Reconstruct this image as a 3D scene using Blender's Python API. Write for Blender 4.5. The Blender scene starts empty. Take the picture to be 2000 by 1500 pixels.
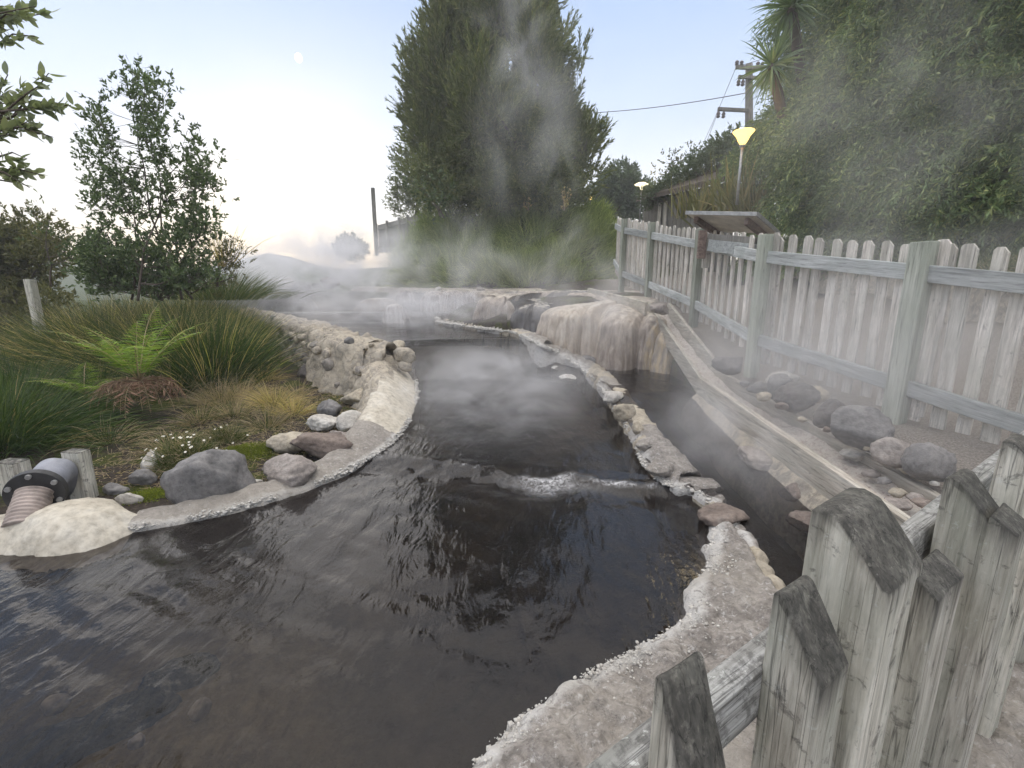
import bpy, bmesh, math, random
import numpy as np
from mathutils import Vector, Matrix, noise as mnoise
random.seed(7); RNG = np.random.default_rng(7)
S = bpy.context.scene
COL = S.collection
# ---------------------------------------------------------------- camera
PITCH = math.radians(11.92)
F = 900.0
cd = bpy.data.cameras.new('camera'); cam = bpy.data.objects.new('camera', cd); COL.objects.link(cam)
cam.rotation_euler = (math.pi/2 - PITCH, 0, 0)
cd.sensor_width = 36.0; cd.lens = 36.0*F/2000.0; cd.clip_start = 0.05; cd.clip_end = 3000
S.camera = cam
CP, SP = math.cos(PITCH), math.sin(PITCH)
def ray(px, py):
    a = (px-1000)/F; b = (750-py)/F
    return np.array([a, CP+b*SP, b*CP-SP])
def PZ(px, py, z):
    d = ray(px, py); return d*(z/d[2])
def PY(px, py, y):
    d = ray(px, py); return d*(y/d[1])
def proj(p):
    x, y, z = p; t = y*CP - z*SP
    return 1000+F*x/t, 750-F*(y*SP+z*CP)/t
# ---------------------------------------------------------------- world, sun, exposure
SUN_AZ = math.radians(-24); SUN_EL = math.radians(4.0)
w = bpy.data.worlds.new('World'); S.world = w; w.use_nodes = True
nt = w.node_tree; nt.nodes.clear()
wo = nt.nodes.new('ShaderNodeOutputWorld'); bg = nt.nodes.new('ShaderNodeBackground')
sky = nt.nodes.new('ShaderNodeTexSky'); sky.sky_type = 'NISHITA'; sky.sun_disc = False
sky.sun_elevation = math.radians(6.0); sky.sun_rotation = SUN_AZ
sky.air_density = 1.0; sky.dust_density = 1.6; sky.ozone_density = 2.0; sky.altitude = 300
# thin high cloud / mist veil that whitens the lower sky
tc = nt.nodes.new('ShaderNodeTexCoord'); sep = nt.nodes.new('ShaderNodeSeparateXYZ')
nt.links.new(tc.outputs['Generated'], sep.inputs[0])
mp = nt.nodes.new('ShaderNodeMapping'); mp.inputs['Scale'].default_value = (1.2, 1.2, 3.0)
nt.links.new(tc.outputs['Generated'], mp.inputs[0])
ns = nt.nodes.new('ShaderNodeTexNoise'); ns.inputs['Scale'].default_value = 1.6; ns.inputs['Detail'].default_value = 5; ns.inputs['Roughness'].default_value = .5
nt.links.new(mp.outputs[0], ns.inputs['Vector'])
mr = nt.nodes.new('ShaderNodeMapRange'); mr.inputs['From Min'].default_value = -0.05; mr.inputs['From Max'].default_value = .62
mr.inputs['To Min'].default_value = 0.9; mr.inputs['To Max'].default_value = .80
nt.links.new(sep.outputs['Z'], mr.inputs['Value'])
nm = nt.nodes.new('ShaderNodeMapRange'); nm.inputs['From Min'].default_value = .3; nm.inputs['From Max'].default_value = .7
nm.inputs['To Min'].default_value = -.12; nm.inputs['To Max'].default_value = .12
nt.links.new(ns.outputs['Fac'], nm.inputs['Value'])
ad = nt.nodes.new('ShaderNodeMath'); ad.operation = 'ADD'; ad.use_clamp = True
nt.links.new(mr.outputs[0], ad.inputs[0]); nt.links.new(nm.outputs[0], ad.inputs[1])
vr = nt.nodes.new('ShaderNodeValToRGB')          # veil colour by height: warm at the horizon, lavender white above, brightened overhead as unseen added fill
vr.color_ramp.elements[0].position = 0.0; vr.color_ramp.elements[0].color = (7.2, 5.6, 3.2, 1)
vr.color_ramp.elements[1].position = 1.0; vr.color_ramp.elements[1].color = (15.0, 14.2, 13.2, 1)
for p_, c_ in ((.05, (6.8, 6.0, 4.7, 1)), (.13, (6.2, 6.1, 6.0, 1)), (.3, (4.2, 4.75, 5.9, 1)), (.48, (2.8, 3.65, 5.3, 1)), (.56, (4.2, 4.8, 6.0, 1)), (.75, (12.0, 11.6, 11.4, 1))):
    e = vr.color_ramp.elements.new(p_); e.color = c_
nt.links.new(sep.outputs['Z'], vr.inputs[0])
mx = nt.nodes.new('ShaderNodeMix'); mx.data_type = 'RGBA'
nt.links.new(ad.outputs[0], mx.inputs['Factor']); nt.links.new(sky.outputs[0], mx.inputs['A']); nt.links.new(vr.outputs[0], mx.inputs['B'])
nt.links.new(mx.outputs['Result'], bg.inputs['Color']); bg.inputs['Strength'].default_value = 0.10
nt.links.new(bg.outputs[0], wo.inputs[0])
w.cycles.sampling_method = 'MANUAL'; w.cycles.sample_map_resolution = 512
sl = bpy.data.lights.new('sun', 'SUN'); sl.energy = 0.5; sl.angle = math.radians(60); sl.color = (1, .86, .66)
so = bpy.data.objects.new('sun', sl); COL.objects.link(so)
sd = Vector((math.sin(SUN_AZ)*math.cos(math.radians(9)), math.cos(SUN_AZ)*math.cos(math.radians(9)), math.sin(math.radians(9))))
so.rotation_euler = sd.to_track_quat('Z', 'Y').to_euler()
S.view_settings.view_transform = 'Standard'; S.view_settings.look = 'None'; S.view_settings.gamma = 1; S.view_settings.exposure = 1.1
S.cycles.use_denoising = True; S.cycles.max_bounces = 5; S.cycles.diffuse_bounces = 3; S.cycles.glossy_bounces = 2
S.cycles.transmission_bounces = 3; S.cycles.transparent_max_bounces = 24; S.cycles.volume_bounces = 4
S.cycles.caustics_reflective = False; S.cycles.caustics_refractive = False
S.cycles.use_adaptive_sampling = True; S.cycles.adaptive_threshold = 0.02
S.cycles.volume_step_rate = 1.0; S.cycles.volume_max_steps = 64
# ---------------------------------------------------------------- helpers
def fbm(p, o=4, s=1.0):
    return mnoise.fractal(Vector(p)*s, 1.0, 2.0, o)
_T = RNG.random((64, 64, 64)).astype(np.float32)
def vnoise(x, y, z):
    """vectorised value noise -1..1"""
    x = np.asarray(x, float); y = np.asarray(y, float)+0*x; z = np.asarray(z, float)+0*x
    xi = np.floor(x).astype(int); yi = np.floor(y).astype(int); zi = np.floor(z).astype(int)
    fx = x-xi; fy = y-yi; fz = z-zi
    fx = fx*fx*(3-2*fx); fy = fy*fy*(3-2*fy); fz = fz*fz*(3-2*fz)
    g = lambda a, b, c: _T[(xi+a) & 63, (yi+b) & 63, (zi+c) & 63]
    r = ((g(0,0,0)*(1-fx)+g(1,0,0)*fx)*(1-fy)+(g(0,1,0)*(1-fx)+g(1,1,0)*fx)*fy)*(1-fz) + \
        ((g(0,0,1)*(1-fx)+g(1,0,1)*fx)*(1-fy)+(g(0,1,1)*(1-fx)+g(1,1,1)*fx)*fy)*fz
    return r*2-1
def vfbm(P, s=1.0, o=4, seed=0.0, rough=.5):
    P = np.asarray(P, float)*s; r = 0; a = 1; t = 0
    for k in range(o):
        f = 2.03**k
        r = r + a*vnoise(P[..., 0]*f+seed+17*k, P[..., 1]*f-seed*.7+5*k, P[..., 2]*f+31*k); t += a; a *= rough
    return r/t
def mesh_np(name, V, Fc, mats=None, parent=None, smooth=False, mi=None, attrs=None):
    """V (n,3); Fc list of arrays (k, m) of equal-size faces, or one array"""
    me = bpy.data.meshes.new(name)
    if not isinstance(Fc, list): Fc = [Fc]
    Fc = [np.asarray(f, dtype=np.int32) for f in Fc if len(f)]
    me.vertices.add(len(V)); me.vertices.foreach_set('co', np.asarray(V, np.float32).ravel())
    loops = np.concatenate([f.ravel() for f in Fc]); cnt = np.concatenate([np.full(len(f), f.shape[1], np.int32) for f in Fc])
    me.loops.add(len(loops)); me.loops.foreach_set('vertex_index', loops)
    me.polygons.add(len(cnt)); me.polygons.foreach_set('loop_start', np.concatenate([[0], np.cumsum(cnt)[:-1]]).astype(np.int32))
    me.polygons.foreach_set('loop_total', cnt)
    if mi is not None: me.polygons.foreach_set('material_index', np.asarray(mi, np.int32))
    me.polygons.foreach_set('use_smooth', np.full(len(cnt), smooth))
    for m in (mats if isinstance(mats, (list, tuple)) else [mats]):
        if m: me.materials.append(m)
    if attrs:
        for k, v in attrs.items():
            a = me.attributes.new(k, 'FLOAT', 'POINT'); a.data.foreach_set('value', np.asarray(v, np.float32))
    me.update(calc_edges=True)
    o = bpy.data.objects.new(name, me); COL.objects.link(o)
    if parent is not None: o.parent = parent; o.matrix_parent_inverse = Matrix.Identity(4); _rel(o, parent)
    return o
def _rel(o, parent):
    """vertices were given in world space: move them into the parent's frame"""
    o.data.transform(parent_world(parent).inverted())
def parent_world(p):
    m = Matrix.Identity(4)
    while p is not None:
        m = Matrix.LocRotScale(p.location, p.rotation_euler, p.scale) @ m; p = p.parent
    return m
def tag(o, label=None, cat=None, group=None, kind=None):
    if label: o['label'] = label
    if cat: o['category'] = cat
    if group: o['group'] = group
    if kind: o['kind'] = kind
    return o
def thing(name, label, cat, loc, group=None, rz=0):
    o = bpy.data.objects.new(name, None); COL.objects.link(o); o.location = Vector([float(v) for v in loc]); o.rotation_euler = (0, 0, rz)
    o.empty_display_size = .1
    return tag(o, label, cat, group)
def copy_tree(o, parent=None):
    c = o.copy(); COL.objects.link(c)
    if parent is not None: c.parent = parent
    for ch in [x for x in list(S.objects) if x.parent == o]: copy_tree(ch, c)
    return c
class MB:
    def __init__(s): s.V = []; s.F = []; s.n = 0; s.mi = []
    def add(s, V, Fs, m=0):
        V = np.asarray(V, float); s.V.append(V)
        for f in Fs: s.F.append([i+s.n for i in f]); s.mi.append(m)
        s.n += len(V)
    def box(s, c, size, R=None, m=0, taper=None):
        x, y, z = [v/2 for v in size]
        V = np.array([[-x,-y,-z],[x,-y,-z],[x,y,-z],[-x,y,-z],[-x,-y,z],[x,-y,z],[x,y,z],[-x,y,z]])
        if R is not None: V = V @ np.array(R).T
        s.add(V+np.array(c, float), [(3,2,1,0),(4,5,6,7),(0,1,5,4),(1,2,6,5),(2,3,7,6),(3,0,4,7)], m)
    def beam(s, a, b, wd, h, up=(0,0,1), m=0):
        a = np.array(a, float); b = np.array(b, float); d = b-a; L = np.linalg.norm(d); d /= L
        u = np.array(up, float); r = np.cross(d, u); r /= np.linalg.norm(r); u = np.cross(r, d)
        s.box((a+b)/2, (wd, L, h), np.stack([r, d, u], 1), m)
    def tube(s, pts, rad, seg=8, m=0, cap=True):
        pts = [np.array(p, float) for p in pts]; n = len(pts)
        if not hasattr(rad, '__len__'): rad = [rad]*n
        rings = []; prev = None
        for i, p in enumerate(pts):
            d = pts[min(i+1, n-1)]-pts[max(i-1, 0)]; d /= (np.linalg.norm(d)+1e-9)
            a = np.array([0, 0, 1.]) if abs(d[2]) < .9 else np.array([1., 0, 0])
            if prev is not None: a = prev
            r = np.cross(d, a); r /= (np.linalg.norm(r)+1e-9); u = np.cross(r, d); prev = u
            th = np.arange(seg)*2*math.pi/seg
            rings.append(p+rad[i]*(np.cos(th)[:, None]*r+np.sin(th)[:, None]*u))
        V = np.concatenate(rings); Fs = []
        for i in range(n-1):
            for k in range(seg):
                Fs.append((i*seg+k, i*seg+(k+1) % seg, (i+1)*seg+(k+1) % seg, (i+1)*seg+k))
        if cap: Fs += [tuple(range(seg))[::-1], tuple((n-1)*seg+k for k in range(seg))]
        s.add(V, Fs, m)
    def lathe(s, c, prof, seg=20, m=0):
        c = np.array(c, float); th = np.arange(seg)*2*math.pi/seg; V = []
        for r, z in prof: V.append(np.stack([c[0]+r*np.cos(th), c[1]+r*np.sin(th), np.full(seg, c[2]+z)], 1))
        Fs = []
        for i in range(len(prof)-1):
            for k in range(seg): Fs.append((i*seg+k, i*seg+(k+1) % seg, (i+1)*seg+(k+1) % seg, (i+1)*seg+k))
        s.add(np.concatenate(V), Fs, m)
    def build(s, name, mats, parent=None, smooth=False, bevel=0, bseg=2, jitter=0):
        me = bpy.data.meshes.new(name); V = np.concatenate(s.V)
        if jitter: V = V+(RNG.random(V.shape)-.5)*jitter
        me.from_pydata(V.tolist(), [], s.F)
        for m in (mats if isinstance(mats, (list, tuple)) else [mats]): me.materials.append(m)
        me.polygons.foreach_set('material_index', s.mi); me.polygons.foreach_set('use_smooth', [smooth]*len(s.F))
        me.update()
        if bevel:
            bm = bmesh.new(); bm.from_mesh(me)
            bmesh.ops.bevel(bm, geom=[e for e in bm.edges if e.is_manifold and e.calc_face_angle(0) > .5], offset=bevel, segments=bseg, profile=.6, affect='EDGES')
            bm.to_mesh(me); bm.free(); me.update()
        o = bpy.data.objects.new(name, me); COL.objects.link(o)
        if parent is not None: o.parent = parent; _rel(o, parent)
        return o
# ---------------------------------------------------------------- materials
def mat(name):
    m = bpy.data.materials.new(name); m.use_nodes = True; t = m.node_tree; b = t.nodes['Principled BSDF']
    return m, t, b
def nd(t, typ, **k):
    n = t.nodes.new(typ)
    for a, v in k.items():
        if a in n.inputs: n.inputs[a].default_value = v
        else: setattr(n, a, v)
    return n
def coords(t, scale=(1,1,1), kind='Object', rot=(0,0,0)):
    c = nd(t, 'ShaderNodeTexCoord'); m = nd(t, 'ShaderNodeMapping'); m.inputs['Scale'].default_value = scale; m.inputs['Rotation'].default_value = rot
    t.links.new(c.outputs[kind], m.inputs[0]); return m.outputs[0]
def wcoords(t, scale=(1,1,1), rot=(0,0,0)):
    g = nd(t, 'ShaderNodeNewGeometry'); m = nd(t, 'ShaderNodeMapping'); m.inputs['Scale'].default_value = scale; m.inputs['Rotation'].default_value = rot
    t.links.new(g.outputs['Position'], m.inputs[0]); return m.outputs[0]
def noise(t, vec, scale, detail=4, rough=.55, dist=0):
    n = nd(t, 'ShaderNodeTexNoise'); n.inputs['Scale'].default_value = scale; n.inputs['Detail'].default_value = detail
    n.inputs['Roughness'].default_value = rough; n.inputs['Distortion'].default_value = dist
    t.links.new(vec, n.inputs['Vector']); return n.outputs['Fac']
def ramp(t, fac, stops, interp='LINEAR'):
    r = nd(t, 'ShaderNodeValToRGB'); r.color_ramp.interpolation = interp
    el = r.color_ramp.elements
    while len(el) < len(stops): el.new(.5)
    for e_, (p, c) in zip(el, stops):
        e_.position = p; c = c if hasattr(c, '__len__') else (c, c, c); e_.color = (*c[:3], 1)
    t.links.new(fac, r.inputs[0]); return r.outputs[0]
def mixc(t, fac, a, b, mode='MIX'):
    m = nd(t, 'ShaderNodeMix'); m.data_type = 'RGBA'; m.blend_type = mode
    for s_, v in (('Factor', fac), ('A', a), ('B', b)):
        if hasattr(v, 'is_linked') or isinstance(v, bpy.types.NodeSocket): t.links.new(v, m.inputs[s_])
        else: m.inputs[s_].default_value = v if s_ == 'Factor' else (*v[:3], 1)
    return m.outputs['Result']
def math_(t, op, a, b=0.0, clamp=False):
    m = nd(t, 'ShaderNodeMath'); m.operation = op; m.use_clamp = clamp
    for i, v in enumerate((a, b)):
        if isinstance(v, bpy.types.NodeSocket): t.links.new(v, m.inputs[i])
        else: m.inputs[i].default_value = v
    return m.outputs[0]
def bump(t, b, h, strength=.5, dist=.01):
    n = nd(t, 'ShaderNodeBump'); n.inputs['Strength'].default_value = strength; n.inputs['Distance'].default_value = dist
    t.links.new(h, n.inputs['Height']); t.links.new(n.outputs[0], b.inputs['Normal']); return n
def up_mask(t, lo=.4, hi=.9):
    g = nd(t, 'ShaderNodeNewGeometry'); s_ = nd(t, 'ShaderNodeSeparateXYZ'); t.links.new(g.outputs['Normal'], s_.inputs[0])
    m = nd(t, 'ShaderNodeMapRange'); m.inputs['From Min'].default_value = lo; m.inputs['From Max'].default_value = hi
    t.links.new(s_.outputs['Z'], m.inputs[0]); return m.outputs[0]

def rock_mat(name, cols, scale=6, crust=.0, crustcol=(.62,.6,.56), rough=.85, bs=.7, bd=.02, moss=0, edge=0):
    m, t, b = mat(name); v = wcoords(t)
    n1 = noise(t, v, scale, 6, .6, .3); n2 = noise(t, v, scale*5, 6, .65); n3 = noise(t, v, scale*.35, 3, .5)
    c = ramp(t, n1, [(.3, cols[0]), (.47, cols[1]), (.6, cols[2]), (.75, cols[-1])])
    c = mixc(t, math_(t, 'MULTIPLY', n3, .7), c, mixc(t, n2, cols[0], cols[-1]))
    c = mixc(t, .55, c, ramp(t, n2, [(.3, .35), (.55, 1.0), (.8, 1.25)]), 'MULTIPLY')
    if crust:
        cm = ramp(t, noise(t, v, scale*4.5, 8, .7, .6), [(.5-crust*.3, 0.), (.56-crust*.3+.04, 1.)])
        c = mixc(t, math_(t, 'MULTIPLY', cm, .75), c, crustcol)
    if edge:
        ea = nd(t, 'ShaderNodeAttribute'); ea.attribute_name = 'edge'
        em = math_(t, 'ADD', math_(t, 'MULTIPLY', ea.outputs['Fac'], 1.5), math_(t, 'SUBTRACT', noise(t, v, 14, 7, .7, .5), 1.0))
        em = ramp(t, em, [(.10, 0.), (.6, .85)]); c = mixc(t, em, c, (.56,.545,.525))
        gr = ramp(t, noise(t, v, 40, 5, .7, .3), [(.56, 0.), (.66, .7)]); c = mixc(t, gr, c, (.56,.55,.54)); dk = ramp(t, noise(t, v, 22, 6, .7, .6), [(.36, .6), (.46, 0.)]); c = mixc(t, dk, c, (.09,.08,.07))
        st_ = ramp(t, noise(t, v, 1.1, 5, .6, .6), [(.4, 0.), (.62, .7)]); c = mixc(t, st_, c, mixc(t, n1, (.24,.215,.19), (.40,.37,.32)), 'MIX')
        ck = nd(t, 'ShaderNodeTexVoronoi'); ck.feature = 'DISTANCE_TO_EDGE'; ck.inputs['Scale'].default_value = 13
        wn = nd(t, 'ShaderNodeTexNoise'); wn.inputs['Scale'].default_value = 8; t.links.new(v, wn.inputs['Vector']); wa = nd(t, 'ShaderNodeVectorMath'); wa.operation = 'MULTIPLY_ADD'; wa.inputs[1].default_value = (.22,.22,.22); t.links.new(wn.outputs['Color'], wa.inputs[0]); t.links.new(v, wa.inputs[2]); t.links.new(wa.outputs[0], ck.inputs['Vector'])
        c = mixc(t, ramp(t, noise(t, v, 4, 3, .5), [(.5, 0.), (.62, .5)]), c, ramp(t, ck.outputs['Distance'], [(0., .4), (.03, 1.)]), 'MULTIPLY')
    if moss:
        mm = math_(t, 'MULTIPLY', up_mask(t, .2, .8), ramp(t, noise(t, v, 7, 5, .6), [(.5-moss*.2, 0.), (.6, 1.)]))
        c = mixc(t, mm, c, (.045, .06, .012))
    t.links.new(c, b.inputs['Base Color']); b.inputs['Roughness'].default_value = rough
    h = math_(t, 'ADD', math_(t, 'MULTIPLY', n1, .6), math_(t, 'MULTIPLY', n2, .4))
    vo = nd(t, 'ShaderNodeTexVoronoi'); vo.inputs['Scale'].default_value = scale*14; t.links.new(v, vo.inputs['Vector'])
    h = math_(t, 'SUBTRACT', h, math_(t, 'MULTIPLY', vo.outputs['Distance'], .12))
    bump(t, b, h, bs, bd); return m
M = {}
M['rock_cream'] = rock_mat('cream_rock', [(.20,.17,.13), (.36,.31,.24), (.50,.43,.32), (.56,.53,.46)], 5)
M['rock_grey'] = rock_mat('grey_rock', [(.10,.10,.10), (.17,.165,.165), (.24,.23,.225), (.33,.31,.30)], 6)
M['rock_brown'] = rock_mat('brown_rock', [(.09,.07,.06), (.16,.12,.10), (.23,.18,.15), (.32,.28,.25)], 6)
M['rock_pink'] = rock_mat('pink_rock', [(.17,.145,.13), (.26,.225,.205), (.36,.32,.295), (.45,.42,.39)], 6)
M['rock_white'] = rock_mat('white_rock', [(.34,.31,.27), (.48,.45,.41), (.58,.56,.52), (.66,.65,.62)], 6)
M['rock_dark'] = rock_mat('dark_rock', [(.05,.046,.044), (.10,.09,.085), (.15,.135,.13), (.24,.22,.21)], 6)
M['rock_wall'] = rock_mat('concreted_rubble', [(.17,.15,.13), (.27,.24,.2), (.40,.35,.28), (.47,.44,.38)], 3.2, crust=.1, crustcol=(.48,.42,.33))
M['sinter'] = rock_mat('grey_sinter', [(.13,.117,.105), (.24,.215,.195), (.34,.31,.28), (.46,.43,.40)], 9, crust=.0, bs=1.0, bd=.025, edge=1)
M['crust'] = rock_mat('white_crust', [(.42,.40,.37), (.55,.52,.48), (.66,.64,.60), (.74,.73,.70)], 30, bs=.6, bd=.006)
M['plaster'] = rock_mat('cream_plaster', [(.42,.37,.29), (.52,.47,.38), (.6,.56,.48), (.62,.6,.56)], 4, bs=.35, bd=.008)
M['bed'] = rock_mat('stream_bed', [(.012,.012,.013), (.035,.025,.018), (.07,.045,.025), (.09,.065,.035)], 1.6, bs=.6, bd=.03)

def wood_mat(name, cols, scale=1.0, lichen=0, dark=(.05,.048,.045), axis='Z', green=0., rand=True, topdark=False):
    m, t, b = mat(name)
    sc = {'Z': (22, 22, 1.6), 'Y': (22, 1.6, 22), 'X': (1.6, 22, 22)}[axis]
    tc_ = nd(t, 'ShaderNodeTexCoord'); oi = nd(t, 'ShaderNodeObjectInfo')
    va = nd(t, 'ShaderNodeVectorMath'); va.operation = 'ADD'; t.links.new(tc_.outputs['Object'], va.inputs[0])
    cx = nd(t, 'ShaderNodeCombineXYZ'); rr = math_(t, 'MULTIPLY', oi.outputs['Random'], 37.)
    t.links.new(rr, cx.inputs[0]); t.links.new(rr, cx.inputs[2]); t.links.new(cx.outputs[0], va.inputs[1])
    mp_ = nd(t, 'ShaderNodeMapping'); mp_.inputs['Scale'].default_value = [s_*scale for s_ in sc]; t.links.new(va.outputs[0], mp_.inputs[0])
    v = mp_.outputs[0]; iso = va.outputs[0]
    g1 = noise(t, v, 1.0, 7, .65, .5); g2 = noise(t, v, 4.0, 5, .7, .2); n3 = noise(t, iso, 3.5*scale, 5, .6)
    c = ramp(t, g1, [(.28, cols[0]), (.46, cols[1]), (.62, cols[2])])
    c = mixc(t, .7, c, ramp(t, g2, [(.3, .35), (.5, 1.), (.7, 1.25)]), 'MULTIPLY')
    c = mixc(t, ramp(t, n3, [(.42, 0.), (.7, .75)]), c, (cols[1][0]*.7, cols[1][1]*.74, cols[1][2]*.7))
    if rand: 
        hv = nd(t, 'ShaderNodeHueSaturation'); t.links.new(c, hv.inputs['Color'])
        vv = nd(t, 'ShaderNodeMapRange'); vv.inputs['To Min'].default_value = .78; vv.inputs['To Max'].default_value = 1.18
        t.links.new(oi.outputs['Random'], vv.inputs[0]); t.links.new(vv.outputs[0], hv.inputs['Value']); c = hv.outputs[0]
    if green:
        c = mixc(t, math_(t, 'MULTIPLY', ramp(t, noise(t, v, .45, 4, .6), [(.4, 0.), (.65, 1.)]), green), c, (.21, .24, .19))
    if lichen:
        lm = ramp(t, noise(t, iso, 16*scale, 8, .72, .4), [(.62-lichen*.14, 0.), (.68-lichen*.1, 1.)])
        c = mixc(t, math_(t, 'MULTIPLY', lm, .6), c, dark)
        wm = ramp(t, noise(t, iso, 27*scale, 6, .7, .3), [(.60, 0.), (.66, 1.)])
        c = mixc(t, math_(t, 'MULTIPLY', wm, lichen*.8), c, (.62,.64,.62))
    if topdark:
        tm = math_(t, 'MULTIPLY', up_mask(t, .02, .30), ramp(t, noise(t, iso, 22, 7, .7), [(.3, .25), (.52, .92)]))
        ag = nd(t, 'ShaderNodeAttribute'); ag.attribute_name = 'toprot'; tm = math_(t, 'MAXIMUM', tm, ramp(t, math_(t, 'ADD', ag.outputs['Fac'], math_(t, 'SUBTRACT', noise(t, v, 1.6, 6, .7, .5), .5)), [(.40, 0.), (.95, .85)]))
        tcol = mixc(t, ramp(t, noise(t, iso, 30, 6, .7), [(.66, 0.), (.72, 1.)]), ramp(t, g2, [(.35, (.010,.010,.010)), (.6, (.04,.038,.034)), (.78, (.16,.15,.13))]), (.30,.30,.27))
        c = mixc(t, tm, c, tcol)
    # fine drying cracks
    mp2 = nd(t, 'ShaderNodeMapping'); mp2.inputs['Scale'].default_value = [s_*scale*(1 if s_ > 5 else .35) for s_ in sc]; t.links.new(va.outputs[0], mp2.inputs[0])
    ck = ramp(t, noise(t, mp2.outputs[0], 1.2, 4, .5, .35), [(.485, 1.), (.5, .12), (.515, 1.)])
    c = mixc(t, .7, c, ck, 'MULTIPLY')
    t.links.new(c, b.inputs['Base Color']); b.inputs['Roughness'].default_value = .82
    h = math_(t, 'ADD', math_(t, 'MULTIPLY', g1, .5), math_(t, 'ADD', math_(t, 'MULTIPLY', g2, .4), math_(t, 'MULTIPLY', ck, .35)))
    bump(t, b, h, .6, .004/scale); return m
GW = [(.24,.235,.22), (.40,.39,.36), (.52,.51,.47)]
M['wood_picket'] = wood_mat('weathered_picket_wood', [(.33,.295,.26), (.58,.535,.49), (.74,.70,.65)], 1.0, green=.2, lichen=.12)
M['wood_rail'] = wood_mat('weathered_rail_wood', [(.24,.25,.25), (.38,.40,.40), (.5,.52,.52)], 1.0, axis='X')
M['wood_post'] = wood_mat('green_post_wood', [(.28,.29,.25), (.41,.43,.37), (.5,.52,.46)], .8, green=.55)
M['wood_near'] = wood_mat('near_weathered_wood', [(.20,.18,.15), (.50,.47,.41), (.70,.67,.60)], 1.3, lichen=.35, green=.3, topdark=True)
M['wood_top'] = wood_mat('lichen_blackened_top', [(.06,.058,.052), (.11,.108,.10), (.2,.195,.18)], 1.6, lichen=.6, axis='Z', dark=(.025,.024,.022))
M['wood_nearrail'] = wood_mat('mossy_rail_wood', [(.2,.195,.18), (.38,.375,.36), (.54,.54,.53)], 1.5, lichen=.9, axis='X')
M['wood_flume'] = wood_mat('silica_stained_wood', [(.24,.2,.17), (.39,.35,.30), (.5,.47,.42)], .8, axis='Y', green=.15)
M['wood_dark'] = wood_mat('brown_timber', [(.14,.10,.085), (.24,.17,.145), (.34,.26,.22)], 1., axis='Y')
M['wood_old'] = wood_mat('old_grey_boards', [(.12,.115,.105), (.19,.18,.165), (.27,.26,.24)], .7)
def leaf_mat(name, c1, c2, c3=None, trans=.25, rough=.45, spec=.35):
    c1, c2, c3 = [tuple(min(.9, q*1.7) for q in c_) if c_ else None for c_ in (c1, c2, c3)]
    m, t, b = mat(name); g = nd(t, 'ShaderNodeNewGeometry')
    st = [(0., c1), (.7, c2), (1., c3 or c2)]
    c = ramp(t, g.outputs['Random Per Island'], st)
    v = wcoords(t); c = mixc(t, .45, c, ramp(t, noise(t, v, 1.6, 3, .5), [(.35, .55), (.65, 1.35)]), 'MULTIPLY')
    t.links.new(c, b.inputs['Base Color']); b.inputs['Roughness'].default_value = rough; b.inputs['Specular IOR Level'].default_value = spec
    tr = nd(t, 'ShaderNodeBsdfTranslucent'); t.links.new(mixc(t, .5, c, (c2[0]*1.3, c2[1]*1.5, c2[2]*.6)), tr.inputs[0])
    ms = nd(t, 'ShaderNodeMixShader'); ms.inputs[0].default_value = trans
    o = t.nodes['Material Output']; t.links.new(b.outputs[0], ms.inputs[1]); t.links.new(tr.outputs[0], ms.inputs[2]); t.links.new(ms.outputs[0], o.inputs[0])
    return m
M['leaf_dark'] = leaf_mat('dark_leaves', (.025,.04,.018), (.06,.085,.035), (.09,.12,.05))
M['leaf_kanuka'] = leaf_mat('feathery_leaves', (.045,.058,.022), (.105,.12,.048), (.19,.185,.08), .35)
M['leaf_hedge'] = leaf_mat('hedge_leaves', (.045,.075,.03), (.11,.155,.06), (.24,.26,.10), .2)
M['leaf_near'] = leaf_mat('near_leaves', (.11,.13,.09), (.18,.20,.13), (.26,.27,.14), .35, .35)
M['leaf_bush'] = leaf_mat('bush_leaves', (.04,.045,.015), (.08,.08,.03), (.12,.11,.04))
M['leaf_far'] = leaf_mat('distant_leaves', (.045,.06,.04), (.08,.1,.06))
M['grass_green'] = leaf_mat('green_blades', (.018,.032,.008), (.055,.075,.018), (.16,.14,.06), .3)
M['grass_dark'] = leaf_mat('dark_blades', (.012,.026,.007), (.035,.062,.014), (.10,.12,.035), .3)
M['grass_dry'] = leaf_mat('dry_blades', (.20,.15,.07), (.38,.29,.14), (.30,.30,.08), .3)
M['grass_brown'] = leaf_mat('brown_blades', (.13,.1,.07), (.27,.21,.14), (.3,.25,.12), .3)
M['mound'] = leaf_mat('mound_blades', (.06,.085,.025), (.17,.205,.07), (.33,.34,.14), .35)
M['fern'] = leaf_mat('fern_green', (.07,.12,.018), (.14,.20,.03), (.22,.26,.05), .4)
M['fern_dead'] = leaf_mat('fern_dead', (.09,.05,.035), (.19,.11,.075), (.28,.2,.14), .2)
M['flax'] = leaf_mat('flax_blades', (.07,.08,.03), (.14,.13,.06), (.24,.19,.09), .25)
M['cordyline'] = leaf_mat('cordyline_blades', (.06,.09,.05), (.11,.15,.08), (.17,.2,.11), .3)
def plain(name, col, rough=.7, metal=0, nz=.15, scale=20, bd=.002):
    m, t, b = mat(name); v = coords(t); n = noise(t, v, scale, 5, .6)
    lo = tuple(c*(1-nz*2) for c in col); hi = tuple(min(1, c*(1+nz*2)) for c in col)
    t.links.new(ramp(t, n, [(.3, lo), (.7, hi)]), b.inputs['Base Color']); b.inputs['Roughness'].default_value = rough; b.inputs['Metallic'].default_value = metal
    bump(t, b, n, .3, bd); return m
M['bark'] = plain('bark', (.10,.08,.065), .9, scale=14, bd=.01)
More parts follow.
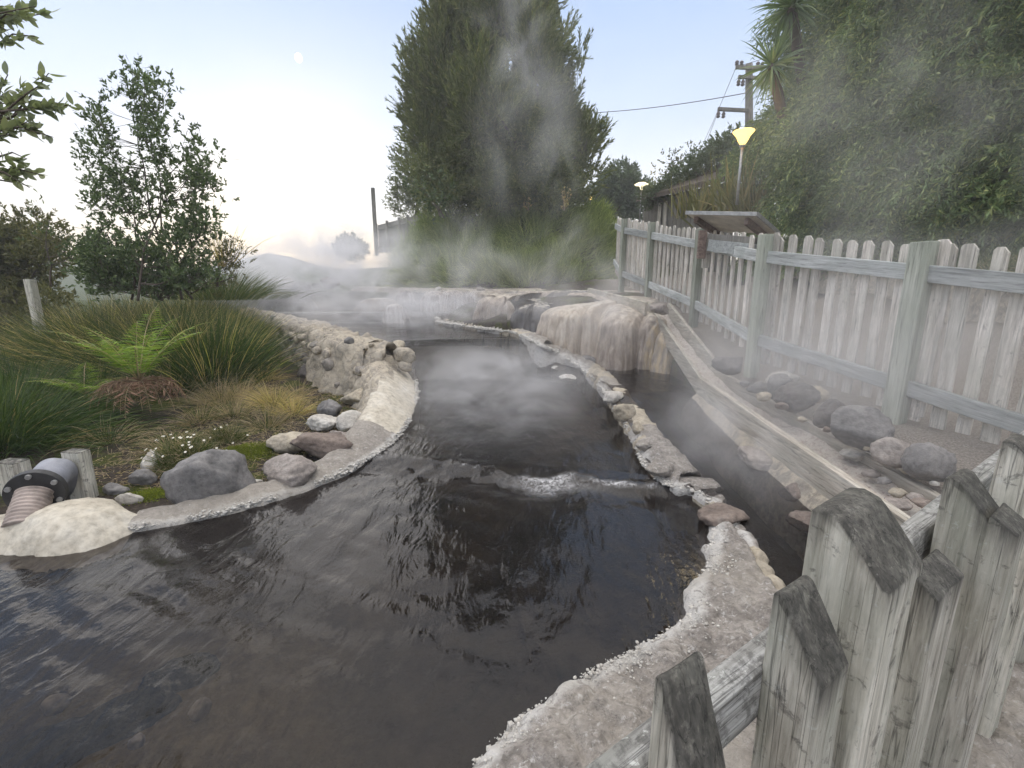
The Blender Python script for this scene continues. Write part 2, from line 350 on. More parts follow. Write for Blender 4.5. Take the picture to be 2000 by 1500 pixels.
M['metal'] = plain('galvanised_steel', (.38,.38,.38), .45, .6)
M['pvc'] = plain('grey_pipe', (.27,.28,.32), .5, scale=8)
M['rust'] = plain('stained_ribbed_collar', (.36,.30,.27), .6, scale=6, nz=.3)
M['black'] = plain('black_iron', (.03,.03,.032), .5)
M['white'] = plain('white_plastic', (.7,.7,.68), .5)
M['insul'] = plain('insulator', (.12,.1,.1), .4)
M['petal'] = plain('white_petals', (.75,.74,.7), .6)
M['petal_eye'] = plain('yellow_eye', (.6,.45,.05), .6)
M['board_panel'] = plain('pale_painted_board', (.62,.58,.50), .6, scale=5, nz=.12)
M['roof'] = plain('corrugated_sheet', (.24,.25,.24), .5, .2)
M['soil'] = plain('dark_soil', (.05,.04,.032), .95)
def emis(name, col, strg):
    m, t, b = mat(name); b.inputs['Base Color'].default_value = (*col, 1); b.inputs['Emission Color'].default_value = (*col, 1)
    b.inputs['Emission Strength'].default_value = strg; return m
M['lamp'] = emis('lit_lamp_glass', (1, .66, .20), 1.15)
M['lamp_soft'] = emis('lit_lamp_bowl', (1, .88, .6), .9)
# ground: one material, zones from vertex attributes
m, t, b = mat('ground'); v = wcoords(t)
def attr(t, nm_):
    a = nd(t, 'ShaderNodeAttribute'); a.attribute_name = nm_; return a.outputs['Fac']
g1 = noise(t, v, 3, 6, .6); g2 = noise(t, v, 28, 6, .7); g3 = noise(t, v, 90, 3, .6)
soil = ramp(t, g2, [(.3, (.018,.015,.012)), (.55, (.05,.04,.032)), (.78, (.15,.125,.10))])
mossc = ramp(t, g2, [(.3, (.02,.028,.006)), (.7, (.085,.10,.014))])
grav = ramp(t, g3, [(.3, (.13,.115,.10)), (.5, (.23,.205,.18)), (.7, (.36,.33,.3))])
gras = ramp(t, g1, [(.3, (.03,.045,.015)), (.7, (.07,.09,.03))])
c = mixc(t, attr(t, 'gravel'), mixc(t, ramp(t, g1, [(.5, 0.), (.56, .8)]), soil, mossc), grav)
c = mixc(t, attr(t, 'grassy'), c, gras)
bedc = ramp(t, noise(t, v, 1.3, 6, .65, .4), [(.3, (.015,.014,.014)), (.43, (.042,.036,.032)), (.56, (.085,.066,.048)), (.7, (.12,.10,.07))])
bedc = mixc(t, ramp(t, noise(t, v, 9, 7, .7), [(.56, 0.), (.7, .5)]), bedc, (.10,.095,.06))
bedc = mixc(t, math_(t, 'MULTIPLY', attr(t, 'shallow'), ramp(t, noise(t, v, 5, 7, .7, .5), [(.3, .5), (.6, 1.)])), bedc, ramp(t, noise(t, v, 11, 7, .75, .4), [(.3, (.12,.085,.035)), (.5, (.22,.165,.075)), (.7, (.34,.28,.16))]))
c = mixc(t, attr(t, 'bed'), c, bedc)
t.links.new(c, b.inputs['Base Color']); b.inputs['Roughness'].default_value = .95; b.inputs['Specular IOR Level'].default_value = .2
bump(t, b, math_(t, 'ADD', g2, math_(t, 'MULTIPLY', g3, .5)), .8, .02); M['ground'] = m
M['weed_rock'] = rock_mat('weed_covered_rock', [(.008,.009,.008), (.02,.02,.016), (.035,.04,.025), (.13,.13,.09)], 9, bs=1.0, bd=.03)
# water
m, t, b = mat('hot_water'); t.nodes.remove(b)
gl = nd(t, 'ShaderNodeBsdfGlossy'); gl.inputs['Roughness'].default_value = .12; gl.inputs['Color'].default_value = (1, 1, 1, 1)
tr = nd(t, 'ShaderNodeBsdfTransparent'); tr.inputs[0].default_value = (.50, .475, .465, 1)
df = nd(t, 'ShaderNodeBsdfDiffuse'); df.inputs[0].default_value = (.016, .015, .017, 1)
foam = nd(t, 'ShaderNodeBsdfDiffuse'); foam.inputs[0].default_value = (.8, .8, .82, 1)
fr = nd(t, 'ShaderNodeFresnel'); fr.inputs['IOR'].default_value = 1.33
v = wcoords(t); vs = wcoords(t, (3.2, 1.1, 1), rot=(0, 0, math.radians(-35)))
ch = wcoords(t, (5.0, .9, 1))
h1 = noise(t, vs, 2.6, 4, .55, .5); h2 = noise(t, v, 22, 3, .5, .2); h3 = noise(t, ch, 2.5, 4, .6, .4)
hh = math_(t, 'ADD', math_(t, 'MULTIPLY', h1, 1.0), math_(t, 'MULTIPLY', h2, .05))
hh = math_(t, 'ADD', hh, math_(t, 'MULTIPLY', math_(t, 'MULTIPLY', h3, attr(t, 'chute')), .8))
bn = nd(t, 'ShaderNodeBump'); bn.inputs['Strength'].default_value = .35; bn.inputs['Distance'].default_value = .04
t.links.new(hh, bn.inputs['Height'])
for n_ in (gl, fr, foam): t.links.new(bn.outputs[0], n_.inputs['Normal'])
m1 = nd(t, 'ShaderNodeMixShader'); m1.inputs[0].default_value = .22; t.links.new(tr.outputs[0], m1.inputs[1]); t.links.new(df.outputs[0], m1.inputs[2])
m2 = nd(t, 'ShaderNodeMixShader'); t.links.new(fr.outputs[0], m2.inputs[0]); t.links.new(m1.outputs[0], m2.inputs[1]); t.links.new(gl.outputs[0], m2.inputs[2])
m3 = nd(t, 'ShaderNodeMixShader'); fm = math_(t, 'MULTIPLY', attr(t, 'foam'), ramp(t, noise(t, v, 26, 8, .8, .8), [(.40, 0.), (.62, .85)]))
t.links.new(fm, m3.inputs[0]); t.links.new(m2.outputs[0], m3.inputs[1]); t.links.new(foam.outputs[0], m3.inputs[2])
t.links.new(m3.outputs[0], t.nodes['Material Output'].inputs[0]); M['water'] = m
# mineral stained terrace, vertical drip streaks
def drip_mat(name, stops, wet=.35):
    m, t, b = mat(name); v = wcoords(t, (16, 16, 1.3)); i = wcoords(t)
    g = noise(t, v, 1.0, 6, .6, .4); g2 = noise(t, i, 9, 6, .65); g3 = noise(t, i, 1.5, 3, .5)
    c = ramp(t, math_(t, 'ADD', math_(t, 'MULTIPLY', g, .7), math_(t, 'MULTIPLY', g3, .3)), stops)
    c = mixc(t, .5, c, ramp(t, g2, [(.3, .5), (.55, 1.), (.75, 1.2)]), 'MULTIPLY')
    c = mixc(t, math_(t, 'MULTIPLY', up_mask(t, .75, .98), ramp(t, g2, [(.45, 0.), (.55, 1.)])), c, (.55,.5,.43))
    t.links.new(c, b.inputs['Base Color']); b.inputs['Roughness'].default_value = wet
    bump(t, b, math_(t, 'ADD', g, math_(t, 'MULTIPLY', g2, .5)), .6, .03); return m
M['drip_cream'] = drip_mat('cream_sinter_drips', [(.3, (.22,.18,.15)), (.43, (.36,.30,.25)), (.56, (.48,.42,.35)), (.7, (.58,.54,.48))])
M['drip_brown'] = drip_mat('brown_sinter_drips', [(.3, (.16,.13,.115)), (.45, (.27,.225,.19)), (.6, (.4,.345,.295)), (.7, (.52,.47,.42))])
M['drip_orange'] = drip_mat('orange_sinter_drips', [(.3, (.17,.15,.13)), (.45, (.28,.24,.2)), (.57, (.42,.33,.21)), (.7, (.47,.42,.35))])
M['drip_dark'] = drip_mat('dark_wet_drips', [(.3, (.035,.034,.036)), (.5, (.085,.08,.08)), (.6, (.10,.095,.095)), (.68, (.45,.43,.42))], .22)
M['drip_white'] = drip_mat('white_sinter_drips', [(.38, (.10,.075,.07)), (.48, (.24,.19,.17)), (.54, (.55,.52,.5)), (.7, (.66,.65,.64))], .3)
# ================================================================ SETTING
def interp(x, pts):
    return np.interp(x, [p[0] for p in pts], [p[1] for p in pts])
MAINZ = [(-9,-1.5),(3.3,-1.5),(3.62,-1.45),(5,-1.43),(6.4,-1.32),(6.9,-1.13),(7.25,-.93),(7.6,-.865),(11.3,-.86),(11.75,-.62),(40,-.62)]
CHANZ = [(-9,-1.5),(2,-1.5),(3,-1.42),(4,-1.36),(5.3,-1.22),(6.6,-1.17),(7.2,-1.05),(7.8,-.9),(8.5,-.86),(40,-.86)]
def main_z(x, y):
    x = np.asarray(x, float); y = np.asarray(y, float); q = np.clip((y-5.6)/1., 0, 1)*np.clip((9.5-y)/1., 0, 1)
    return interp(y+.22*np.clip(x, -2, 2)*(y < 4.6)+q*(.26*np.clip(((x+.62)/1.1)**2, 0, 1.4)-.2), MAINZ)
def chan_z(x, y): return interp(y, CHANZ)
# wall / kerb stations: px, py, z, width, crest, base
WALL = [(250,1030,-1.46,.22,.03,-1.62),(330,1018,-1.46,.23,.04,-1.62),(400,1005,-1.46,.24,.05,-1.62),(480,985,-1.46,.24,.05,-1.6),(560,962,-1.46,.25,.05,-1.6),(640,934,-1.46,.28,.06,-1.6),(700,905,-1.45,.34,.07,-1.6),
 (765,862,-1.43,.44,.12,-1.6),(801,815,-1.40,.5,.20,-1.55),(814,765,-1.35,.62,.30,-1.52),(806,722,-1.25,.84,.38,-1.52),(788,690,-1.02,.92,.26,-1.5),(745,668,-.87,.9,.12,-1.5),
 (690,648,-.81,.82,.08,-1.5),(640,634,-.77,.74,.08,-1.48),(590,622,-.71,.62,.06,-1.42),(540,613,-.65,.45,.05,-1.2),(498,606,-.58,.42,.05,-1.0)]
WALLP = np.array([PZ(a, b, c) for a, b, c, *_ in WALL])
DIV = [(850,628,-.8,.22,.05),(930,640,-.8,.25,.06),(1000,650,-.8,.25,.06),(1050,672,-.84,.24,.07),(1085,690,-.97,.26,.08),(1140,722,-1.17,.27,.09),(1180,765,-1.29,.27,.1),(1210,810,-1.36,.28,.1),(1238,865,-1.40,.32,.12),(1262,910,-1.42,.36,.12),(1312,953,-1.44,.32,.08),(1352,958,-1.44,.20,.04),(1400,992,-1.45,.10,.02),(1440,1045,-1.46,.07,.02),(1478,1105,-1.47,.07,.02),(1512,1165,-1.47,.08,.02),(1600,1240,-1.47,.1,.02)]
DIVP = np.array([PZ(a, b, c) for a, b, c, *_ in DIV])
BANK_EDGE = [(1388,1020),(1392,1060),(1385,1100),(1352,1150),(1348,1205),(1290,1245),(1200,1290),(1120,1335),(1050,1380),(985,1435),(925,1502)]
BANKP = np.array([PZ(a, b, -1.48) for a, b in BANK_EDGE])
def inside(poly, x, y):
    r = np.zeros(np.shape(x), bool); n = len(poly); j = n-1
    for i in range(n):
        xi, yi = poly[i][:2]; xj, yj = poly[j][:2]
        c = ((yi > y) != (yj > y)) & (x < (xj-xi)*(y-yi)/((yj-yi)+1e-12)+xi); r ^= c; j = i
    return r
def pline_dist(P, x, y):
    d = np.full(np.shape(x), 1e9)
    for a, b in zip(P[:-1], P[1:]):
        ax, ay = a[:2]; bx, by = b[:2]; L = (bx-ax)**2+(by-ay)**2+1e-12
        t_ = np.clip(((x-ax)*(bx-ax)+(y-ay)*(by-ay))/L, 0, 1)
        d = np.minimum(d, np.hypot(x-ax-t_*(bx-ax), y-ay-t_*(by-ay)))
    return d
# main stream outline (water reaches into the middle of the walls that hold it)
def offs(P, d):
    P = np.asarray(P)[:, :2]; T = np.gradient(P, axis=0); T /= np.linalg.norm(T, axis=1)[:, None]+1e-9
    return P+np.stack([-T[:, 1], T[:, 0]], 1)*d
wl = offs(WALLP, np.array([.08]*7+[.15]*11)[:, None])    # shifted to the garden side
MAIN_POLY = [tuple(p) for p in wl[::-1]] + [(-2.6,2.55),(-7,2.35),(-9,2.3),(-9,-3),(-1.3,-3)] + [(-.75,.3),(-.1,1.0)] + \
    [(.0,1.25),(.25,1.4),(.5,1.65),(.9,1.95),(1.02,2.2),(1.2,2.45),(1.3,2.6)] + [tuple(p[:2]) for p in DIVP[:13][::-1]+np.array([.04, 0, 0])] + [(-.6,13.4),(-.6,14.5),(-8.6,14.5)]
CHAN_POLY = [tuple(p[:2]) for p in DIVP[2:]+np.array([.03, 0, 0])] + [(1.32,1.85),(1.6,1.62),(2.2,1.5),(2.05,2.5),(2.02,3.2),(2.05,4.2),(2.12,5.2),(2.2,6.0),(2.25,7.6),(.9,8.8),(-.2,9.8)]
RIM_POLY = [(.9,1.6),(1.0,2.4),(1.25,2.95),(1.5,2.9),(1.9,2.2),(2.1,1.6)]
FLUME_POLY = [(1.8,1.2),(2.62,1.2),(2.56,2.3),(2.56,3.2),(2.58,5.2),(2.62,7.3),(2.0,7.6),(1.9,5)]
# ground
def axis(lo, a, b, hi, fine, g=1.12):
    c = list(np.arange(a, b+1e-6, fine)); s_ = fine; v = c[-1]
    while v < hi: s_ *= g; v += s_; c.append(v)
    s_ = fine; v = c[0]; l = []
    while v > lo: s_ *= g; v -= s_; l.append(v)
    return np.array(l[::-1]+c)
GX = axis(-700, -8.5, 6.5, 700, .07); GY = axis(-60, -1.0, 15.0, 1200, .07)
CTRL = [(0,0,-1.55),(1.2,.2,-1.5),(3,0,-1.35),(-4,-3,-1.7),(3,-4,-1.4),(.9,1.4,-1.62),(1.6,1.5,-1.6),(1.4,2.2,-1.75),(.5,1.1,-1.62),(2.6,2.0,-1.3),(2.6,3.2,-1.2),(2.62,4,-1.14),(2.62,5.1,-1.02),(2.65,6.2,-.7),(3.05,3.3,-1.02),(2.7,4.7,-.84),(2.55,5.6,-.75),(2.8,6.6,-.58),(2.6,8.0,-.25),(2.35,9.1,-.12),(1.9,10,-.1),
 (3.6,2.2,-1.1),(3.9,3.3,-1.0),(3.7,5,-.75),(3.8,7,-.45),(3.6,9,-.1),(4.55,2,-.8),(4.9,3.2,-.6),(4.9,4.6,-.35),(4.9,6.5,-.1),(4.9,8.5,.15),(6,3,.0),(6.5,5,.3),(6,8,.4),(9,4,.6),(9,9,.8),(9,-3,.2),
 (5,12,.35),(3,13,.2),(7,18,.8),(2,16,.2),(-1,16,.1),(-1.5,14.5,-.2),(-5,15.2,-.15),(-7,14.5,-.15),(0,22,.6),(8,30,1.2),(-6,22,.1),
 (-2.6,3.1,-1.5),(-3.4,2.9,-1.5),(-4.5,2.9,-1.52),(-2,3.6,-1.5),(-2,4.4,-1.49),(-3,4,-1.5),(-1.9,5,-1.5),(-4,4.5,-1.48),(-5,4,-1.45),(-3,5.5,-1.47),(-2.6,6.3,-1.48),(-4,7,-1.4),(-4.5,8.2,-1.38),(-5.5,9.2,-1.3),(-6.5,10.6,-1.05),(-5,6,-1.4),(-6,8,-1.3),(-6.5,5,-1.45),(-8,3.5,-1.4),(-8,7,-1.4),(-8,10,-1.1),(-9,13,-.6),(-8,16,-.3),
 (-12,6,-1.6),(-14,12,-1.6),(-20,20,-2),(-30,10,-2.5),(-20,-10,-2),(-40,60,-2),(0,60,0),(60,60,3),(60,0,3),(0,-60,-1),(-60,-60,-2),(60,-60,0),(-300,300,0),(300,300,6),(0,600,2),(-600,0,0),(600,0,5)]
CX = np.array(CTRL)
def ground_z(x, y):
    x = np.asarray(x, float); y = np.asarray(y, float)
    num = np.zeros(x.shape); den = np.zeros(x.shape)
    for a, b_, z in CX:
        w_ = 1.0/((x-a)**2+(y-b_)**2+.05)**1.7; num += w_*z; den += w_
    return num/den
def ground_full(x, y):
    z = ground_z(x, y)
    P = np.stack([x, y, 0*x], -1)
    near = np.exp(-((x+1)**2+(y-6)**2)/400.)
    z = z+.035*vfbm(P, 1.7, 4)*near+.012*vfbm(P, 9, 3)*near
    im = inside(MAIN_POLY, x, y); ic = inside(CHAN_POLY, x, y)
    sh_ = np.exp(-(((x+1.35)/.65)**2+((y-1.45)/.5)**2)); zb = main_z(x, y)-.26+.06*vfbm(P, 2.3, 4, 5.)+.14*sh_
    z = np.where(im, np.minimum(z, zb), z)
    z = np.where(ic & ~im, np.minimum(z, chan_z(x, y)-.3+.05*vfbm(P, 2.5, 3)), z)
    fl = inside(FLUME_POLY, x, y); z = np.where(fl, np.minimum(z, np.interp(y, [1.2, 2.3, 5., 7.3], [-1.55, -1.5, -1.4, -.65])), z)
    z = np.where(inside(RIM_POLY, x, y), np.minimum(z, -1.68), z)
    return z, (im | ic)
XX, YY = np.meshgrid(GX, GY, indexing='xy')
ZZ, BED = ground_full(XX, YY)
# far hills on the horizon
az = np.degrees(np.arctan2(XX, YY)); rr_ = np.hypot(XX, YY)
hill = (10*np.exp(-((az+27)/5)**2)+7.5*np.exp(-((az+14)/9)**2)+9*np.exp(-((az+48)/16)**2)+8*np.exp(-((az-30)/20)**2))
ZZ = ZZ+hill*np.clip((rr_-95)/80, 0, 1)*(1+.25*vfbm(np.stack([XX, YY, 0*XX], -1), .02, 3))
ny, nx = XX.shape
idx = np.arange(ny*nx).reshape(ny, nx)
GF = np.stack([idx[:-1, :-1], idx[:-1, 1:], idx[1:, 1:], idx[1:, :-1]], -1).reshape(-1, 4)
gravel = np.clip((XX-2.1)/.5, 0, 1)*np.clip((5.0-XX)/.4, 0, 1)*(YY < 14)*(YY > -3)
gravel = np.maximum(gravel, ((np.hypot(XX-1.6, YY-.6) < 1.6) & (XX > .2))*1.0)
grassy = np.clip((rr_-13)/4, 0, 1); grassy = np.maximum(grassy, np.clip((XX-5.0)/.5, 0, 1))
g = mesh_np('ground', np.stack([XX, YY, ZZ], -1).reshape(-1, 3), GF, M['ground'], smooth=True,
    attrs={'gravel': gravel.ravel(), 'grassy': grassy.ravel(), 'bed': BED.ravel().astype(float), 'shallow': np.exp(-(((XX+1.35)/.7)**2+((YY-1.45)/.55)**2)).ravel()})
tag(g, kind='structure')
def gz(x, y): return float(ground_full(np.array([float(x)]), np.array([float(y)]))[0][0])

# ---------------------------------------------------------------- water
def water(name, poly, zf, cell, lo, hi, foamf, chutef, wavef):
    xs = np.arange(lo[0], hi[0], cell); ys = np.arange(lo[1], hi[1], cell)
    X, Y = np.meshgrid(xs, ys); ins = inside(poly, X, Y)
    # keep a cell when its centre is inside
    cxm = inside(poly, X[:-1, :-1]+cell/2, Y[:-1, :-1]+cell/2)
    Z = zf(X, Y)+wavef(X, Y)
    i = np.arange(X.size).reshape(X.shape)
    Fq = np.stack([i[:-1, :-1], i[:-1, 1:], i[1:, 1:], i[1:, :-1]], -1)[cxm]
    used = np.unique(Fq); remap = np.full(X.size, -1); remap[used] = np.arange(len(used))
    V = np.stack([X, Y, Z], -1).reshape(-1, 3)[used]
    o = mesh_np(name, V, remap[Fq], M['water'], smooth=True, attrs={'foam': foamf(V[:, 0], V[:, 1]), 'chute': chutef(V[:, 0], V[:, 1])})
    return tag(o, kind='structure')
JL = np.array([PZ(a_, b_, -1.46)[:2] for a_, b_ in [(700,893),(810,897),(880,905),(960,914),(1000,929),(1060,938),(1120,931),(1180,940),(1225,944),(1300,950)]])
def jump_line(x): return np.interp(x, JL[:, 0], JL[:, 1])
def rot(x, y, a): return x*math.cos(a)-y*math.sin(a), x*math.sin(a)+y*math.cos(a)
def main_wave(x, y):
    P = np.stack([x, y, 0*x], -1)
    w1 = .003*vfbm(P*np.array([1, 1, 1]), 5., 3, 2.)
    # diagonal ripples running away from the inflow, strongest near the left kerb
    u, v_ = rot(x, y, math.radians(28)); U = np.stack([u*.9, v_*4.2, 0*u], -1)
    a = .009*np.exp(-((x+1.6)**2/2.2+(y-1.9)**2/.7)); w2 = (a+.0012)*(1-np.abs(vfbm(U, 2.3, 3, 9.))*2)
    r = np.hypot(x+.55, y-2.5); w3 = .0022*np.sin(r*26+4*vfbm(P, 1.5, 2))*np.exp(-((r-.5)/.55)**2)
    jl = jump_line(x); d = y-jl
    w4 = .045*np.exp(-(d/.06)**2)*(.5+.9*vfbm(P, 7, 3, 3.))*np.clip((x+1.)/1., 0.15, 1)+.018*np.exp(-((d+.2)/.16)**2)*vfbm(P, 9, 3, 6.)
    w5 = .008*vfbm(P*np.array([3.2, 1, 1]), 3.5, 3, 8.)*np.clip((y-3.8)/.5, 0, 1)*np.clip((7.6-y)/.5, 0, 1)
    w6 = .006*vfbm(P*np.array([.6, 2.5, 1]), 3., 3, 4.)*(y > 7.4)
    return w1+w2+w3+w4+w5+w6
def main_foam(x, y):
    P = np.stack([x, y, 0*x], -1); d = y-jump_line(x)
    wj = np.interp(x, [-.9, -.2, .1, .5, 1.], [.008, .010, .045, .035, .02]); f = np.exp(-((d+.01+.03*vfbm(P, 5, 2))/wj)**2)*np.clip(np.interp(x, [-.9, -.1, .15, .7, 1.], [.1, .3, .8, .7, .3])+1.3*vfbm(P, 6., 3), 0, 1)
    f = f+.45*np.exp(-((d+.10)/.09)**2)*np.exp(-((x-.3)/.3)**2)
    f = f+0*y+.5*np.exp(-((y-11.75)/.08)**2)+.25*np.exp(-((y-11.25)/.1)**2)
    return np.clip(f, 0, 1)
def main_chute(x, y): return np.clip((y-3.7)/.4, 0, 1)*np.clip((7.6-y)/.4, 0, 1)
water('hot_spring_stream', MAIN_POLY, main_z, .035, (-5.2, -.5), (2.0, 8.6), main_foam, main_chute, main_wave)
water('upper_pool_water', MAIN_POLY, main_z, .07, (-9, 8.575), (2.0, 14.6), main_foam, main_chute, main_wave)
cw = lambda x, y: .006*vfbm(np.stack([x, y, 0*x], -1), 6, 3)
water('side_channel_water', CHAN_POLY, chan_z, .05, (-.4, 1.5), (2.6, 10), lambda x, y: 0*x, lambda x, y: 0*x+.4, cw)

# ---------------------------------------------------------------- swept rubble wall and kerbs
def resample(P, step):
    P = np.asarray(P, float); n = len(P); Q = []
    for i in range(n-1):
        p0 = P[max(i-1, 0)]; p1 = P[i]; p2 = P[i+1]; p3 = P[min(i+2, n-1)]
        k = max(2, int(np.linalg.norm((p2-p1)[:3])/step))
        for t_ in np.arange(k)/k:
            Q.append(.5*((2*p1)+(-p0+p2)*t_+(2*p0-5*p1+4*p2-p3)*t_*t_+(-p0+3*p1-3*p2+p3)*t_**3))
    Q.append(P[-1]); return np.array(Q)
def voro(P, s, seed=0, k=1):
    """distance to nearest jittered cell point, vectorised (F1, F2-F1)"""
    P = np.asarray(P)*s+seed; c = np.floor(P).astype(int); f1 = np.full(P.shape[:-1], 9.); f2 = f1.copy()
    for dx in (-1, 0, 1):
        for dy in (-1, 0, 1):
            for dz in (-1, 0, 1):
                q = c+np.array([dx, dy, dz]); a = q & 63
                j = np.stack([_T[a[..., 0], a[..., 1], a[..., 2]], _T[a[..., 1], a[..., 2], a[..., 0]], _T[a[..., 2], a[..., 0], a[..., 1]]], -1)
                d = np.linalg.norm(q+j-P, axis=-1); n1 = np.minimum(f1, d); f2 = np.where(d < f1, f1, np.minimum(f2, d)); f1 = n1
    return f1, f2-f1
def sweep(name, st, prof, step, mats, side=1, amp=.03, cob=.0, parent=None, seed=0, cobs=5., amp2=.008, ampf=None, matf=None):
    """st rows: x,y,z,width,crest,base ; prof(width,crest,z,base)-> list of (offset to side, z). side=+1 left of travel"""
    Q = resample(st, step); T = np.gradient(Q[:, :2], axis=0); T /= np.linalg.norm(T, axis=1)[:, None]+1e-9
    Nn = np.stack([-T[:, 1], T[:, 0]], 1)*side
    rows = []
    for q, n_ in zip(Q, Nn):
        pr = np.array(prof(*q[3:], q[2]))
        rows.append(np.concatenate([q[:2]+pr[:, :1]*n_, pr[:, 1:2]], 1))
    V = np.array(rows); m_, k_ = V.shape[:2]
    # displacement along approximate normals
    dU = np.gradient(V, axis=0); dV = np.gradient(V, axis=1); N3 = np.cross(dU, dV); N3 /= np.linalg.norm(N3, axis=-1)[..., None]+1e-9
    if (N3[:, k_//2, 2].mean()) < 0: N3 = -N3
    d = amp*vfbm(V, 4., 4, seed)+amp2*vfbm(V, 22., 3, seed)
    if cob:
        f1, f21 = voro(V+.06*np.stack([vfbm(V, 5, 2, 1.), vfbm(V, 5, 2, 7.), vfbm(V, 5, 2, 11.)], -1), cobs, seed)
        d = d+cob*(np.clip(f21*2.2, 0, 1)**.6-.6)
    if ampf is not None: d = d*ampf(V)
    V = V+N3*d[..., None]
    i = np.arange(m_*k_).reshape(m_, k_)
    Fq = np.stack([i[:-1, :-1], i[:-1, 1:], i[1:, 1:], i[1:, :-1]], -1).reshape(-1, 4)
    if side < 0: Fq = Fq[:, ::-1]
    ends = [list(i[0]), list(i[-1])[::-1]]
    cV = V.reshape(-1, 3)
    mi = None
    if matf is not None:
        cen = cV[Fq].mean(1); mi = matf(cen)
    q3 = Q[:, None, :2]; ed = np.exp(-np.clip(np.linalg.norm(V[..., :2]-q3, axis=-1)-.015, 0, 9)/.045).ravel()
    o = mesh_np(name, cV, Fq, mats, parent, smooth=True, mi=mi, attrs={'edge': ed})
    return o, Q, Nn
def ico(sub=2):
    bm = bmesh.new(); bmesh.ops.create_icosphere(bm, subdivisions=sub, radius=1)
    V = np.array([v.co[:] for v in bm.verts]); Fs = np.array([[v.index for v in f.verts] for f in bm.faces]); bm.free(); return V, Fs
ICO1 = ico(1); ICO2 = ico(2); ICO3 = ico(3); ICO4 = ico(4)
def blobs(name, P, R, mats, parent=None, ic=None, squash=(1, 1, .7), seed=1):
    V0, F0 = ic or ICO1; n = len(P); k = len(V0)
    D = 1+.9*(RNG.random((n, k))-.5)
    V = np.asarray(P)[:, None, :]+V0[None]*np.asarray(R)[:, None, None]*D[..., None]*np.array(squash)
    Fx = (F0[None]+np.arange(n)[:, None, None]*k).reshape(-1, 3)
    return mesh_np(name, V.reshape(-1, 3), Fx, mats, parent, smooth=True)
def crust_along(name, Q, parent, dens=1., spread=.035, zoff=0., rr=(.004, .013), lo=0, hi=None, inward=(-.6, .8)):
    Q = Q[lo:hi]; L = np.concatenate([[0], np.cumsum(np.linalg.norm(np.diff(Q[:, :3], axis=0), axis=1))])
    n = int(L[-1]*330*dens); s_ = RNG.random(n)*L[-1]
    keep = vnoise(s_*4, 0*s_+3, 0*s_+parent.location.x) > -.35; s_ = s_[keep]; n = len(s_)
    P = np.stack([np.interp(s_, L, Q[:, c]) for c in range(3)], 1)
    ins_ = abs(RNG.normal(0, spread, n))-.35*spread; P[:, 0] += RNG.normal(0, .006, n)+inward[0]*ins_; P[:, 1] += RNG.normal(0, .006, n)+inward[1]*ins_; P[:, 2] += zoff+RNG.normal(0, .008, n)
    dist_scale = np.clip(np.linalg.norm(P, axis=1)/3.2, .7, 2.2)
    R = (rr[0]*.6+(rr[1]*1.15-rr[0]*.6)*RNG.random(n)**3.5)*dist_scale
    return blobs(name, P, R, M['crust'], parent, squash=(1.3, 1.3, .65))

def wall_prof(wd, cr, base, z):
    return [(-.05, z-.85), (-.035, z-.25), (-.02, z-.12), (-.01, z-.05), (0, z-.01), (.03, z+.01), (wd*.15, z+cr*.25), (wd*.3, z+cr*.5), (wd*.45, z+cr*.75), (wd*.6, z+cr*.95), (wd*.75, z+cr), (wd*.88, z+cr*.93),
            (wd*.97, z+cr*.6), (wd+.02, z+cr-.12-.0*cr)] + [(wd+.02+.24*s_, (z+cr-.12)*(1-s_)+(base-.15)*s_) for s_ in (.12, .25, .37, .5, .62, .75, .87, 1.)]
def kerb_prof(wd, cr, base, z):
    return [(-.03, z-.35), (-.02, z-.12), (-.01, z-.04), (0, z), (wd*.12, z+cr*.5), (wd*.25, z+cr*.85), (wd*.4, z+cr), (wd*.6, z+cr), (wd*.8, z+cr*.8), (wd*.95, z+cr*.2), (wd*1.02, z-.03), (wd*1.1, z-.12), (wd*1.1, base-.1)]
st = np.array([[*p, *w_[3:]] for p, w_ in zip(WALLP, WALL)])
wt = thing('stone_kerb_wall', 'long curved stone wall holding the pool, rubble at the far end and smooth crusted kerb nearer', 'wall', (-1.6, 5.2, -1.5))
wo_, Qw, Nw = sweep('rubble_face', st, wall_prof, .025, [M['rock_wall'], M['sinter'], M['plaster']], 1, amp=.06, cob=.10, parent=wt, cobs=4.2, seed=3, amp2=.012,
    ampf=lambda V: np.clip((V[..., 1]-3.2)/3.2, .22, 1.25)*np.where((V[..., 1] > 4.3) & (V[..., 1] < 6.6) & (V[..., 0] > -1.62), .25, 1),
    matf=lambda c: np.where(c[:, 1] < 4.4+.5*vfbm(c, 3.5, 4), 1, np.where((c[:, 1] < 6.6) & (c[:, 0] > -1.55+.12*vfbm(c, 4, 3)), 2, 0)))
crust_along('white_crust', Qw, wt, 1.2, .012, -.014, rr=(.004, .012), hi=int(len(Qw)*.52))
crust_along('white_crust', Qw, wt, 1.3, .028, .004, rr=(.002, .007), hi=int(len(Qw)*.35))
